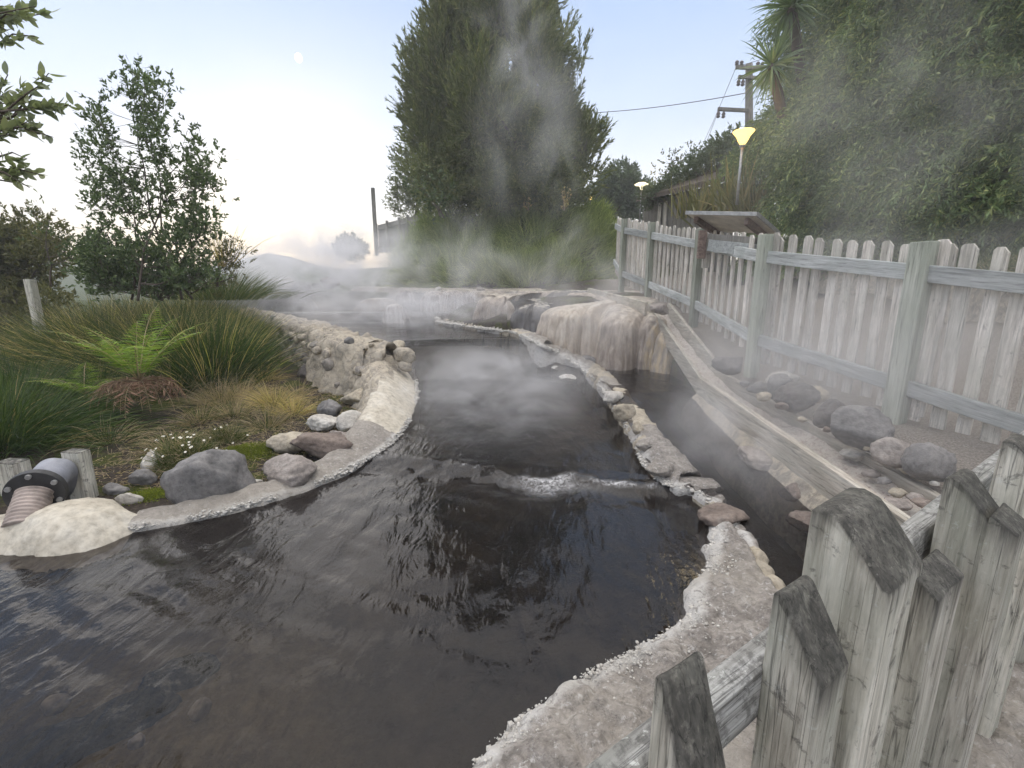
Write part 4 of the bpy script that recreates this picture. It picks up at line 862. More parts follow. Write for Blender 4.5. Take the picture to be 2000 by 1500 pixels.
# ================================================================ FENCES
PST = [(1985+420,480,1.35),(2105,492,1.35),(1815,478,1.35),(1505,462,1.35),(1375,450,1.35),(1278,437,1.35),(1224,430,1.32)]
PDEP = [2.35,2.35,3.375,4.72,6.67,8.2,9.3]
FP = []
for (px, py, _), dp in zip(PST, PDEP):
    t_ = dp; a = (px-1000)/F*t_; zc = (750-py)/F*t_; FP.append(np.array([a, t_*CP+zc*SP, zc*CP-t_*SP]))
FP[0] = FP[2]+(FP[2]-FP[3])*1.9; FP[1] = FP[2]+(FP[2]-FP[3])*.98
FPO = [FP[0], FP[1], FP[2], FP[3], FP[4], FP[5], FP[6]]
fence = thing('picket_fence', 'long weathered picket fence with greenish posts climbing beside the flume', 'fence', (2.7, 4.7, -.9))
Hf = 1.33
def dogear(mb, x, y, z0, z1, w_, th, u, v_, ear=.035, topw=None, lean=0, m=0):
    """picket board: width along u, thickness along v, dog-eared top"""
    e1 = ear; prof = [(-w_/2, z0), (w_/2, z0), (w_/2, z1-e1*1.15), (w_/2-e1*.9, z1), (-w_/2+e1*.45, z1), (-w_/2, z1-e1*.5)]
    V = []
    for s_ in (-.5, .5):
        for a, z in prof:
            f = (z-z0)*lean; V.append([x+u[0]*(a+f)+v_[0]*th*s_, y+u[1]*(a+f)+v_[1]*th*s_, z])
    n = len(prof); Fs = [tuple(range(n)), tuple(range(2*n-1, n-1, -1))]+[(i, i+n, (i+1) % n+n, (i+1) % n) for i in range(n)]
    mb.add(V, Fs, m)
npk = [9, 9, 9, 8, 10, 9]
rng = random.Random(5)
for i in range(len(FPO)-1):
    a, b_ = FPO[i], FPO[i+1]; d = (b_-a)[:2]; L = np.linalg.norm(d); u = d/L; v_ = np.array([-u[1], u[0]])   # v to the left of travel = stream side
    if v_[0] > 0: v_ = -v_
    gz0, gz1 = a[2]-Hf, b_[2]-Hf
    for hh_, ov in ((Hf-.20, 0), (.28, 0)):
        mb = MB(); p = np.array([*a[:2], gz0+hh_]); q = np.array([*b_[:2], gz1+hh_])
        dd = (q-p)/np.linalg.norm(q-p); mb.box((0,0,0), (np.linalg.norm(q-p)-.1, .045, .12)); 
        o = mb.build('rail', M['wood_rail'], None, bevel=.006)
        xa = Vector(dd); ya = Vector((-v_[0], -v_[1], 0)); za = xa.cross(ya)
        if za.z < 0: ya = -ya; za = xa.cross(ya)
        mw = Matrix((xa, ya, za)).transposed().to_4x4(); mid = (p+q)/2+np.array([v_[0], v_[1], 0])*.045; mw.translation = Vector(mid)
        o.parent = fence; o.matrix_local = parent_world(fence).inverted() @ mw
    n = npk[i]
    for k in range(n):
        f = (k+.95)/(n+.75); c = a*(1-f)+b_*f; x, y = c[:2]-v_*.012+u*rng.uniform(-.01, .01); zt = c[2]+rng.uniform(-.015, .03)-.0; zb = c[2]-Hf+.06+rng.uniform(-.02, .02)
        w_ = rng.uniform(.082, .1); 
        mb = MB(); dogear(mb, 0, 0, zb-c[2], zt-c[2], w_, .02, -u, v_, lean=rng.uniform(-.012, .012)); o = mb.build('picket', M['wood_picket'], None, bevel=.003)
        o.parent = fence; o.location = Vector((x, y, c[2]))-fence.location
for i, a in enumerate(FPO[1:]):
    u = (FPO[min(i+2, 6)]-FPO[i])[:2]; u /= np.linalg.norm(u); v_ = np.array([-u[1], u[0]]); v_ = -v_ if v_[0] > 0 else v_
    mb = MB(); wpx = [.15, .14, .125, .12, .1, .09][i]
    mb.box((0, 0, -Hf/2-.08), (.10, wpx, Hf+.16), np.array([[v_[0], u[0], 0], [v_[1], u[1], 0], [0, 0, 1]])); o = mb.build('post', M['wood_post'], None, bevel=.008)
    o.parent = fence; o.location = Vector((a[0]+v_[0]*.05, a[1]+v_[1]*.05, a[2]+.02))-fence.location
    mb = MB(); x, y = a[:2]-u*.09-v_*.01; dogear(mb, 0, 0, -Hf+.02, .03, .10, .022, -u, v_); o = mb.build('picket', M['wood_picket'], None, bevel=.003)
    o.parent = fence; o.location = Vector((x, y, a[2]))-fence.location
# receding last run beyond the corner
a = FPO[-1]; b_ = PY(1207, 425, 12.0); n = 9; d = (b_-a)[:2]; L = np.linalg.norm(d); u = d/L; v_ = np.array([-u[1], u[0]])
for k in range(1, n+1):
    f = k/n; c = a*(1-f)+b_*f; mb = MB(); dogear(mb, 0, 0, -Hf, rng.uniform(-.01, .02), .09, .02, -u, v_); o = mb.build('picket', M['wood_picket'], None)
    o.parent = fence; o.location = Vector((c[0], c[1], c[2]))-fence.location
for hh_ in (-.2, -Hf+.28):
    mb = MB(); mb.beam(a+np.array([-.05, 0, hh_]), b_+np.array([-.05, 0, hh_]), .045, .12); mb.build('rail', M['wood_rail'], fence, bevel=.005)
# ---- near fence
nf = thing('near_picket_fence', 'blackened lichen covered picket fence right in front of the viewer', 'fence', (.8, .9, -1.5))
U = np.array([.839, .545]); Vn = np.array([.545, -.839])
def slant(c, w_, dpt, ztop, flat, drop, nm, m0='wood_near', zb=-1.5, run=None, rnd=.006, lean=(0, 0)):
    """stake: width w_ along U, depth dpt along Vn, top level for 'flat' then bevelled down by 'drop' towards the viewer's side; c = back left corner"""
    run = dpt-flat if run is None else run
    prof = [(0, 0), (flat*.5, .006), (flat, 0)] + [(flat+(run)*s_, -drop*(s_**1.05)) for s_ in (.25, .5, .75, 1.)]
    if flat+run < dpt-1e-4: prof += [(dpt, -drop-.002)]
    nP = len(prof); nz = 14; V = []; mb = MB(); lx, ly = lean
    zlo = zb-ztop
    front = prof[-1]
    # body with several height rings for gentle warping
    pol = prof+[(dpt, zlo), (0, zlo)]
    Va = []
    for s_ in np.linspace(0, w_, 5):
        for dd, z in pol:
            q = c+U*(s_+lx*z)+Vn*(dd+ly*z); Va.append([q[0], q[1], ztop+z])
    n = len(pol); Fs = [tuple(range(n)), tuple(range(5*n-1, 4*n-1, -1))]; mi = [0, 0]
    for r in range(4):
        for i in range(n):
            j = (i+1) % n; Fs.append((r*n+i, (r+1)*n+i, (r+1)*n+j, r*n+j)); mi.append(1 if i < nP-1 else 0)
    mb.add(Va, Fs); mb.mi = mi
    o = mb.build(nm, [M[m0], M[m0]], None)
    me = o.data; bm = bmesh.new(); bm.from_mesh(me); bmesh.ops.recalc_face_normals(bm, faces=bm.faces)
    bmesh.ops.bevel(bm, geom=[e_ for e_ in bm.edges if e_.is_manifold and e_.calc_face_angle(0) > .45], offset=rnd, segments=3, profile=.6, affect='EDGES')
    bmesh.ops.triangulate(bm, faces=[f_ for f_ in bm.faces if len(f_.verts) > 4])
    bmesh.ops.subdivide_edges(bm, edges=[e_ for e_ in bm.edges if e_.calc_length() > .05], cuts=6, use_grid_fill=True)
    bmesh.ops.triangulate(bm, faces=[f_ for f_ in bm.faces if len(f_.verts) > 4])
    for v2 in bm.verts:
        v2.co.x += .003*mnoise.noise(v2.co*14); v2.co.y += .003*mnoise.noise(v2.co*14+Vector((9, 3, 1))); v2.co.z += .004*mnoise.noise(v2.co*20) if v2.co.z > ztop-drop-.02 else 0
    for f_ in bm.faces: f_.smooth = True
    bm.to_mesh(me); bm.free()
    zz = np.zeros(len(me.vertices)*3, np.float32); me.vertices.foreach_get('co', zz); zz = zz.reshape(-1, 3)[:, 2]; at_ = me.attributes.new('toprot', 'FLOAT', 'POINT'); dv = (np.array([v3.co[:] for v3 in me.vertices])[:, :2]-np.array(c))@Vn
    at_.data.foreach_set('value', np.exp(-np.clip(ztop-drop*np.clip((dv-flat)/max(run, .01), 0, 1)-zz, 0, 9)/.035).astype(np.float32))
    try: me.set_sharp_from_angle(angle=math.radians(38))
    except Exception: pass
    o.parent = nf; _rel(o, nf); return o
PA = PZ(1283,1320,-.50); PB = PZ(1535,1158,-.5); PD_ = PZ(1862,930,-.5)
slant(PZ(1276,1322,-.50)[:2], .085, .09, -.50, .015, .21, 'picket')
slant(PZ(1508,1160,-.50)[:2], .10, .09, -.50, .02, .115, 'picket')
slant(PZ(1580,990,-.40)[:2], .17, .135, -.40, .055, .10, 'post', rnd=.012, run=.08)
slant(PZ(1735,1085,-.50)[:2]+Vn*.03, .15, .05, -.52, .01, .03, 'picket')
slant(PZ(1845,934,-.47)[:2], .11, .11, -.47, .03, .10, 'picket')
slant(PZ(1955,862,-.44)[:2], .12, .12, -.44, .03, .10, 'picket')
slant(PZ(1905,960,-.47)[:2]+Vn*.03, .12, .05, -.52, .01, .03, 'picket')
slant(PZ(2060,800,-.42)[:2], .12, .12, -.42, .03, .10, 'picket')
for hh_ in (-.62, -1.25):
    a = PZ(1500,1238,hh_)[:2] if hh_ == -.62 else PZ(1500,1238,-.62)[:2]
    a0 = a-U*.75; b0 = a+U*2.2
    mb = MB(); mb.box((0, 0, 0), (2.95, .05, .11)); o = mb.build('rail', [M['wood_nearrail']], None, bevel=.01, bseg=3)
    mid = (a0+b0)/2-Vn*.0; xa = Vector((U[0], U[1], .03)).normalized(); ya = Vector((-Vn[0], -Vn[1], 0)); za = xa.cross(ya); mw = Matrix((xa, ya, za)).transposed().to_4x4()
    mw.translation = Vector((mid[0], mid[1], hh_-.055)); o.parent = nf; o.matrix_local = parent_world(nf).inverted() @ mw
# ================================================================ INFORMATION BOARD
ib = thing('information_board', 'sloping roofed information board standing at the picket fence, seen from below and behind', 'sign', (2.75, 5.9, -.6))
c1 = PY(1340,418,6.35); c2 = PY(1476,421,5.55); 
back1 = PY(1392,452,7.0); back2 = PY(1519,458,6.0)
tz = np.array([0, 0, .035])
mb = MB(); mb.add([c1, c2, back2, back1, c1+tz, c2+tz, back2+tz, back1+tz], [(0,1,2,3), (7,6,5,4), (0,4,5,1), (1,5,6,2), (2,6,7,3), (3,7,4,0)]); 
o = mb.build('panel', M['board_panel'], ib, bevel=.004)
mb = MB(); mb.beam(c1+tz*.4+np.array([-.01,-.015,0]), c2+tz*.4+np.array([.01,-.015,0]), .025, .045); mb.build('edge_trim', M['metal'], ib, bevel=.003)
mb = MB(); mb.beam(c2+tz*.4+np.array([.018,0,0]), back2+tz*.4+np.array([.018,0,0]), .02, .045); mb.build('edge_trim', M['metal'], ib, bevel=.003)
for f0, nmx in ((.12, 0), (.86, 1)):
    a = c1*(1-f0)+c2*f0; b_ = back1*(1-f0)+back2*f0
    a = a+(b_-a)*.08-np.array([0, 0, .045]); b2 = b_-np.array([0, 0, .045])
    mb = MB(); mb.beam(a, b2, .05, .08); mb.build('bracket', M['wood_dark'], ib, bevel=.005)
for px, d_, r0, r1 in ((1371,6.15,450,505), (1487,5.35,458,540)):
    a = PY(px, r0, d_); b_ = PY(px, r1, d_)
    mb = MB(); mb.box(((a+b_)/2), (.10, .05, a[2]-b_[2])); mb.build('upright', M['wood_dark'], ib, bevel=.005)
    a = PY(px+9, r0+6, d_+.06); b_ = PY(px+9, r1+18, d_+.06)
    mb = MB(); mb.box(((a+b_)/2), (.09, .05, a[2]-b_[2])); mb.build('upright', M['wood_picket'], ib, bevel=.005)
a = PY(1385,462,6.1); b_ = PY(1478,470,5.4); mb = MB(); mb.beam(a, b_, .04, .07); mb.build('crossbar', M['wood_old'], ib, bevel=.004)
a = PY(1385,479,6.08); b_ = PY(1478,490,5.38); mb = MB(); mb.beam(a, b_, .045, .14); mb.build('crossbar', M['wood_rail'], ib, bevel=.004)
# ================================================================ PIPE
pt = thing('drain_pipe', 'large grey pipe with a black bolted flange and stained ribbed collar', 'pipe', (-2.75, 2.6, -1.45))
p0 = PZ(105,922,-1.24); p1 = PZ(72,960,-1.27); p2 = PZ(62,1010,-1.40)
d = (p1-p0); d /= np.linalg.norm(d)
mb = MB(); mb.tube([p0-d*.30-np.array([0,0,.30]), p0-d*.12-np.array([0,0,.06]), p0, p1], .10, 32); mb.build('pipe_barrel', M['pvc'], pt, smooth=True)
mb = MB(); mb.tube([p1-d*.02, p1-d*.018, p1+d*.033, p1+d*.035], [.09, .148, .148, .09], 32); mb.build('flange', M['black'], pt, bevel=.004)
for k in range(6):
    th = k*math.pi/3+.5; r_ = np.cross(d, [0, 0, 1]); r_ /= np.linalg.norm(r_); u_ = np.cross(r_, d); c = p1+(r_*math.cos(th)+u_*math.sin(th))*.124
    mb = MB(); mb.tube([c-d*.035, c+d*.05], .016, 8); mb.build('bolt', M['metal'], pt, bevel=.002)
n_ = 40; pp = [p1+d*.03+(p2+d*.1-p1)*s_ for s_ in np.linspace(0, 1, n_)]
mb = MB(); mb.tube(pp, [.088+.006*math.cos(i*1.5) for i in range(n_)], 32); mb.build('ribbed_collar', M['rust'], pt, smooth=True)
for lb, px0, px1, r0, r1, z in (('square timber stake right of the pipe', 132, 178, 884, 975, -1.5), ('square timber stake left of the pipe at the photo edge', -8, 48, 905, 960, -1.45)):
    p = PZ((px0+px1)/2, r1, z); t_ = p[1]*CP-p[2]*SP; wd = (px1-px0)*t_/F*.85; zt = PY((px0+px1)/2, r0, p[1])[2]
    mb = MB(); mb.box((0, 0, 0), (wd, wd*.6, zt-z+.15), np.array(Matrix.Rotation(-.15, 3, 'Z'))); o = mb.build('timber_stake', M['wood_near'], None, bevel=.006)
    o.location = (p[0], p[1]+wd*.3, (zt+z-.15)/2); tag(o, lb, 'stake')
# ================================================================ POLES, LAMPS, FAR FENCES
def post_px(name, label, px, r0, r1, y, wd, m, cat, depth=None):
    a = PY(px, r0, y); b_ = PY(px, r1, y); mb = MB(); mb.box((0, 0, 0), (wd, wd, a[2]-b_[2])); o = mb.build(name, m, None, bevel=wd*.06)
    o.location = Vector((a+b_)/2); return tag(o, label, cat)
post_px('fence_post', 'pale square post standing in the tall grass at the left', 70, 545, 660, 7.6, .11, M['wood_near'], 'post')
post_px('timber_pole', 'tall thin timber pole beyond the mist left of the big tree', 732, 367, 500, 26, .17, M['wood_old'], 'pole')
def lamp(px, ly, r_base, y, label, bowl, s_=1.):
    c = PY(px, ly, y); b_ = PY(px-4, r_base, y); t_ = thing('path_lamp', label, 'lamp', b_, 'lit path lamps')
    mb = MB(); mb.tube([b_, np.array([b_[0], b_[1], c[2]-.02])], .035*s_, 12); mb.build('lamp_post', M['metal'], t_, smooth=True)
    k = s_
    prof = [(.05*k, 0), (.07*k, .02*k), (.12*k, .10*k), (.16*k, .19*k), (.25*k, .30*k), (.255*k, .315*k), (.24*k, .325*k), (.12*k, .34*k), (0.001, .345*k)] if not bowl else \
           [(.05*k, .0), (.06*k, .12*k), (.11*k, .22*k), (.33*k, .27*k), (.35*k, .29*k), (.2*k, .36*k), (.001, .38*k)]
    mb = MB(); mb.lathe((b_[0], b_[1], c[2]), prof, 28); mb.build('lamp_shade', M['lamp_soft'] if bowl else M['lamp'], t_, smooth=True)
    mb = MB(); mb.lathe((b_[0], b_[1], c[2]-.05), [(.05*k, 0), (.07*k, .03*k), (.07*k, .07*k)], 20); mb.build('collar', M['metal'], t_, smooth=True)
    lt = bpy.data.lights.new('lamp_light', 'POINT'); lt.energy = 12; lt.color = (1, .78, .45); lt.shadow_soft_size = .2; lo = bpy.data.objects.new('lamp_light', lt); COL.objects.link(lo)
    lo.location = (b_[0], b_[1], c[2]+.5*k); return t_
lamp(1443, 283, 400, 8.3, 'lit path lamp with a glowing yellow trumpet shade in front of the hedge', False, .66)
lamp(1252, 372, 450, 19, 'smaller lit path lamp with a flat bowl shade beyond the fence corner', True, .75)
c = PY(1153,388,20); t_ = thing('garden_light', 'tiny lit garden light at the right foot of the big tree', 'light', c)
mb = MB(); mb.lathe(c, [(.01, -.05), (.07, 0), (.06, .08), (.001, .1)], 12); mb.build('lamp_shade', M['lamp'], t_, smooth=True); mb = MB(); mb.tube([c-np.array([0,0,1.2]), c-np.array([0,0,.04])], .02, 8); mb.build('lamp_post', M['metal'], t_)
# utility pole
yb = 22.; up = thing('utility_pole', 'wooden utility pole with crossarms and insulators behind the hedge', 'pole', PY(1463,420,yb))
a = PY(1463,125,yb); b_ = PY(1463,420,yb); mb = MB(); mb.tube([b_, a], [.2, .14], 12); mb.build('pole_shaft', M['wood_old'], up, smooth=True)
for r_, x0, x1, th in ((131,1437,1490,.14), (150,1442,1492,.12), (213,1402,1462,.14)):
    p = PY(x0, r_, yb-.2); q = PY(x1, r_+3, yb-.2); mb = MB(); mb.beam(p, q, .11, th); mb.build('crossarm', M['wood_old'], up, bevel=.01)
    for f in (.03, .2, .8, .97):
        if r_ > 200 and f > .2: continue
        c = p*(1-f)+q*f; mb = MB(); mb.lathe(c, [(.03, .05), (.09, .1), (.05, .14), (.09, .18), (.05, .24), (.001, .27)] if r_ < 140 else [(.03, -.35), (.09, -.3), (.05, -.24), (.09, -.2), (.05, -.12), (.02, -.05)], 10); mb.build('insulator', M['insul'], up, smooth=True)
def wire(label, a, b_, sag, rad=.012):
    pts = [a*(1-s_)+b_*s_-np.array([0, 0, sag*4*s_*(1-s_)]) for s_ in np.linspace(0, 1, 24)]
    mb = MB(); mb.tube(pts, rad, 5); o = mb.build('power_line', M['insul'], None); tag(o, label, 'wire', 'overhead wires')
e0 = PY(1440,186,yb); wire('thin overhead wire crossing the sky from the pole towards the big tree', PY(1455,182,yb), PY(1090,222,30), .2, .018)
wire('overhead wire slanting down from the left end of the upper crossarm', PY(1437,133,yb), PY(1330,365,34), .3)
wire('overhead wire slanting down left from the lower crossarm', PY(1404,215,yb), PY(1335,370,34), .3)
wire('short overhead wire running up right from the crossarm', PY(1445,128,yb), PY(1620,60,18), .1)
# far fence left (behind the mound) 
def board_fence(label, pts, h, m, gap=.02, bw=.12, name='board_fence', posts=True, cap=False):
    t_ = thing(name, label, 'fence', pts[0])
    for a, b_ in zip(pts[:-1], pts[1:]):
        a = np.array(a); b_ = np.array(b_); L = np.linalg.norm((b_-a)[:2]); n = int(L/(bw+gap)); mb = MB(); r2 = random.Random(3)
        d = (b_-a)/L; R_ = np.array([[d[0], -d[1], 0], [d[1], d[0], 0], [0, 0, 1]])
        for k in range(n):
            c = a+(b_-a)*((k+.5)/n); hh_ = h+r2.uniform(-.03, .03); mb.box(c-np.array([0, 0, hh_/2]), (bw, .022, hh_), R_)
        mb.build('boards', m, t_)
        for zz in (-.2, -h+.3):
            mb = MB(); nr = np.array([d[1], -d[0], 0])*.035; mb.beam(a+nr+np.array([0,0,zz]), b_+nr+np.array([0,0,zz]), .04, .1); mb.build('rail', m, t_)
        if posts:
            for k in range(int(L/2.)+1):
                c = a+(b_-a)*min(1, k*2./L)+np.array([d[1], -d[0], 0])*.09; mb = MB(); mb.box(c+np.array([0,0,-h/2+.03]), (.11,.11,h+.1), R_); mb.build('post', m, t_)
    return t_
board_fence('grey slatted fence running behind the mist at the left of the big tree', [PY(738,440,27), PY(800,424,22.5), PY(845,412,20)], 1.5, M['wood_old'], gap=.05)
# shed like wall beyond the fence, right
sb = thing('boarded_shed', 'old vertical board shed with a shaggy dark roofline behind the flax', 'shed', PY(1330,430,15))
A = PY(1258,392,20.5); B = PY(1440,352,12.5)
n = 40; mb = MB(); r2 = random.Random(9); d = (B-A)[:2]; L = np.linalg.norm(d); d = d/L; R_ = np.array([[d[0], -d[1], 0], [d[1], d[0], 0], [0, 0, 1]])
for k in range(n):
    f = (k+.5)/n; c = A*(1-f)+B*f; mb.box((c[0], c[1], c[2]-1.5), (L/n*.93, .03+.01*(k % 2), 3.0), R_)
mb.build('wall', M['wood_old'], sb)
nr = np.array([d[1], -d[0], 0]); nr = nr if nr[1] < 0 else -nr
rt = 1.25
mb = MB(); mb.add([A+nr*.35+[0,0,-.05], B+nr*.35+[0,0,-.05], B-nr*1.6+[0,0,1.05], A-nr*1.6+[0,0,.75], A+nr*.35+[0,0,.1], B+nr*.35+[0,0,.1], B-nr*1.6+[0,0,1.2], A-nr*1.6+[0,0,.9]], [(3,2,1,0), (4,5,6,7), (0,1,5,4), (1,2,6,5), (2,3,7,6), (3,0,4,7)]); mb.build('roof', M['bark'], sb)
for f in (.28, .36):
    c = A*(1-f)+B*f+nr*.05; mb = MB(); mb.box((c[0], c[1], c[2]-.75), (.32, .03, 1.1), R_); mb.build('shutter', M['wood_picket'], sb)
# low stone retaining wall beyond the path, right
RW = [(5.3,.6,-.75,.25,.5,-1.2),(4.75,2,-.45,.25,.5,-1.2),(4.7,3.2,-.2,.25,.45,-1.1),(4.75,4.6,.0,.25,.4,-1.0),(4.8,6.5,.15,.25,.4,-.8),(4.85,8.5,.3,.25,.3,-.6),(4.9,10,.4,.25,.3,-.4)]
rwt = thing('retaining_wall', 'low rough stone retaining wall seen through the pickets below the hedge', 'wall', (4.7,4,-1))
sweep('wall_stones', np.array(RW), lambda wd, cr, b_, z: [(0, b_-.2), (.02, b_+.1), (.03, b_*.75+z*.25), (.04, (b_+z)/2), (.06, b_*.25+z*.75), (.1, z-.05), (.16, z), (.3, z+.02), (.6, z)], .05, [M['rock_wall']], -1, amp=.06, cob=.09, parent=rwt, cobs=2.6, seed=31, amp2=.012)
# moon
mo = mat('moon_glow'); mo[2].inputs['Emission Color'].default_value = (1,.98,.93,1); mo[2].inputs['Emission Strength'].default_value = 1.3; mo[2].inputs['Base Color'].default_value = (0,0,0,1)
V_, F_ = ICO3; d = ray(583,113); d /= np.linalg.norm(d); o = mesh_np('moon', V_*13*np.array([.8,1,1]), F_, mo[0], smooth=True); o.location = Vector(d*1900); tag(o, 'small pale daytime moon in the blue sky', 'moon', kind=None)
# ================================================================ VEGETATION
M['leaf_slender'] = leaf_mat('slender_tree_leaves', (.03,.048,.02), (.075,.105,.045), (.13,.16,.07))
M["moss"] = leaf_mat('moss_green', (.05,.07,.008), (.11,.13,.012), (.17,.18,.02), .2)
def unit(v): return v/(np.linalg.norm(v, axis=-1, keepdims=True)+1e-9)
def leaf_mesh(name, P, D, L, Wd, m, parent=None, fold=.12, twist=None):
    """pointed leaves: base P, direction D, length L, width Wd; two quads folded on the midrib"""
    n = len(P); D = unit(D); A = RNG.normal(size=(n, 3)); s_ = unit(np.cross(D, A)); nn = np.cross(s_, D)
    if twist is not None: s_ = unit(np.cross(D, twist)+.35*A); nn = np.cross(s_, D)
    L = np.broadcast_to(L, n)[:, None]; Wd = np.broadcast_to(Wd, n)[:, None]
    dr = nn*L*fold
    V = np.stack([P, P+D*L*.45+s_*Wd*.5+dr*.4, P+D*L-dr, P+D*L*.45-s_*Wd*.5+dr*.4, P+D*L*.5-dr*.3], 1).reshape(-1, 3)
    b_ = np.arange(n)[:, None]*5
    Fq = np.concatenate([b_+np.array([[0, 1, 2, 4]]), b_+np.array([[0, 4, 2, 3]])], 0)
    return mesh_np(name, V, Fq, m, parent)
def oval_leaves(name, P, D, L, Wd, m, parent=None, fold=.1):
    n = len(P); D = unit(D); A = RNG.normal(size=(n, 3)); s_ = unit(np.cross(D, A)); nn = np.cross(s_, D); L = np.broadcast_to(L, n)[:, None]; Wd = np.broadcast_to(Wd, n)[:, None]
    st = [(.0, 0.), (.2, .34), (.45, .5), (.7, .42), (.9, .18), (1., 0.)]; V = []
    for f, w_ in st: V += [P+D*L*f+s_*Wd*w_+nn*L*(abs(w_)*.12-fold*f*f), P+D*L*f-nn*L*fold*f*f, P+D*L*f-s_*Wd*w_+nn*L*(abs(w_)*.12-fold*f*f)]
    V = np.stack(V, 1).reshape(-1, 3); b_ = np.arange(n)[:, None]*18; Fq = []
    for k in range(5): Fq += [b_+np.array([[3*k, 3*k+3, 3*k+4, 3*k+1]]), b_+np.array([[3*k+1, 3*k+4, 3*k+5, 3*k+2]])]
    return mesh_np(name, V, np.concatenate(Fq, 0), m, parent, smooth=True)
def blades(name, P, D, L, Wd, droop, m, parent=None, seg=5):
    """grass-like tapering strips bending under gravity"""
    n = len(P); D = unit(D); L = np.broadcast_to(L, n).astype(float); Wd = np.broadcast_to(Wd, n).astype(float); droop = np.broadcast_to(droop, n)
    side = unit(np.cross(D, RNG.normal(size=(n, 3)))); V = np.zeros((n, seg+1, 2, 3)); p = P.copy(); d = D.copy()
    for k in range(seg+1):
        f = k/seg; w_ = Wd*(1-f**1.6)*(.65+.35*min(1, f*4))+.0006
        V[:, k, 0] = p+side*w_[:, None]*.5; V[:, k, 1] = p-side*w_[:, None]*.5
        p = p+d*(L/seg)[:, None]; d = d+np.array([0, 0, -1.])*(droop*(.4+1.3*f)/seg*2)[:, None]; d = unit(d)
    b_ = (np.arange(n)*(seg+1)*2)[:, None, None]; k = np.arange(seg)[None, :, None]*2
    Fq = (b_+k+np.array([0, 1, 3, 2])[None, None]).reshape(-1, 4)
    return mesh_np(name, V.reshape(-1, 3), Fq, m, parent)
def rdir(n, up=0., spread=1.):
    d = RNG.normal(size=(n, 3))*spread; d[:, 2] += up; return unit(d)
def in_ball(n, shell=.0):
    d = rdir(n); r = (shell+(1-shell)*RNG.random(n))**(1/2.); return d*r[:, None]
def sprays(clumps, n_shoot, k, shoot_len, leaf_len, leaf_w, up, flare=.5, jit=.3, cone=.6):
    """returns leaf bases, directions, lengths for shoots scattered in ellipsoidal clumps [(c, (rx,ry,rz), weight)]"""
    Ps, Ds, Ls = [], [], []
    for c, r, wgt in clumps:
        n = max(2, int(n_shoot*wgt)); q = in_ball(n, .15); b_ = np.array(c)+q*np.array(r)
        d = unit(q*flare+np.array([0, 0, up])+RNG.normal(size=(n, 3))*cone*.5)
        t_ = RNG.random((n, k)); 
        P = b_[:, None]+d[:, None]*(t_*shoot_len)[..., None]
        D = unit(d[:, None]*.9+RNG.normal(size=(n, k, 3))*jit)
        Ps.append(P.reshape(-1, 3)); Ds.append(D.reshape(-1, 3)); Ls.append((leaf_len*(.65+.7*RNG.random((n, k)))*(1.1-.35*t_)).reshape(-1))
    return np.concatenate(Ps), np.concatenate(Ds), np.concatenate(Ls)
def limbs(base, targets, r0, parent, forks=3, nm='trunk', stems=1, m=None, spread=.25):
    """multi-stemmed wood: stems from the base, branches to every clump centre"""
    mb = MB(); base = np.array(base, float); T = np.array([t_ for t_ in targets]); top = T[:, 2].max(); nodes = []
    for s_ in range(stems):
        if stems > 1:
            tgt = T[RNG.integers(len(T))]; b_ = base+np.array([RNG.normal()*spread, RNG.normal()*spread, 0])
        else: tgt = np.array([T[:, 0].mean(), T[:, 1].mean(), base[2]+(top-base[2])*.85]); b_ = base
        n = 9; pts = []
        for k in range(n+1):
            f = k/n; p = b_*(1-f)+tgt*f; p[0:2] = b_[:2]+(tgt[:2]-b_[:2])*f**1.5
            p = p+np.array([vnoise(k*.7+s_*9, 1, s_), vnoise(k*.7, 5+s_*3, 2), 0])*.05*(top-base[2])*.5*(f > 0); pts.append(p)
        rad = [r0*(1-.8*k/n)*(1 if stems == 1 else .55) for k in range(n+1)]; mb.tube(pts, rad, 8); nodes += [(p, r_) for p, r_ in zip(pts[1:], rad[1:])]
    for t_ in T:
        # nearest lower node
        best = min(nodes, key=lambda q: np.linalg.norm(q[0]-t_)+(1.5*max(0, q[0][2]-t_[2]+.1)))
        a = best[0]; L = np.linalg.norm(t_-a)
        if L < .05: continue
        mid = a*.5+t_*.5+np.array([0, 0, -.08*L])+RNG.normal(size=3)*.06*L
        mb.tube([a, mid, t_], [best[1]*.6, best[1]*.4, max(.004, best[1]*.12)], 6)
        for k in range(forks):
            Lc = min(L, .5); e_ = t_+RNG.normal(size=3)*.25*Lc+np.array([0, 0, .15*Lc]); mb.tube([mid*(.4)+t_*.6, (t_+e_)/2, e_], [best[1]*.3, best[1]*.15, .003], 5)
    return mb.build(nm, m or M['bark'], parent, smooth=True)
def px_clump(px, py, rx, ry, y, dep=1.0):
    c = PY(px, py, y); t_ = y*CP-c[2]*SP; return (c, (rx*t_/F, rx*t_/F*dep, ry*t_/F), 1.)
def in_outline(poly, n, y, rnd):
    """n random pixel positions inside a picture outline, lifted to depth y (a crown's real cross-section)"""
    xs = [p[0] for p in poly]; ys = [p[1] for p in poly]; out = []
    while len(out) < n:
        a = rnd.uniform(min(xs), max(xs)); b_ = rnd.uniform(min(ys), max(ys))
        if inside(poly, np.array([a]), np.array([b_]))[0]: out.append((a, b_))
    return out
def wclump(px, py, y, r, dz=1.): return (PY(px, py, y), (r, r, r*dz), (r/.6)**2)
rnd = random.Random(12)
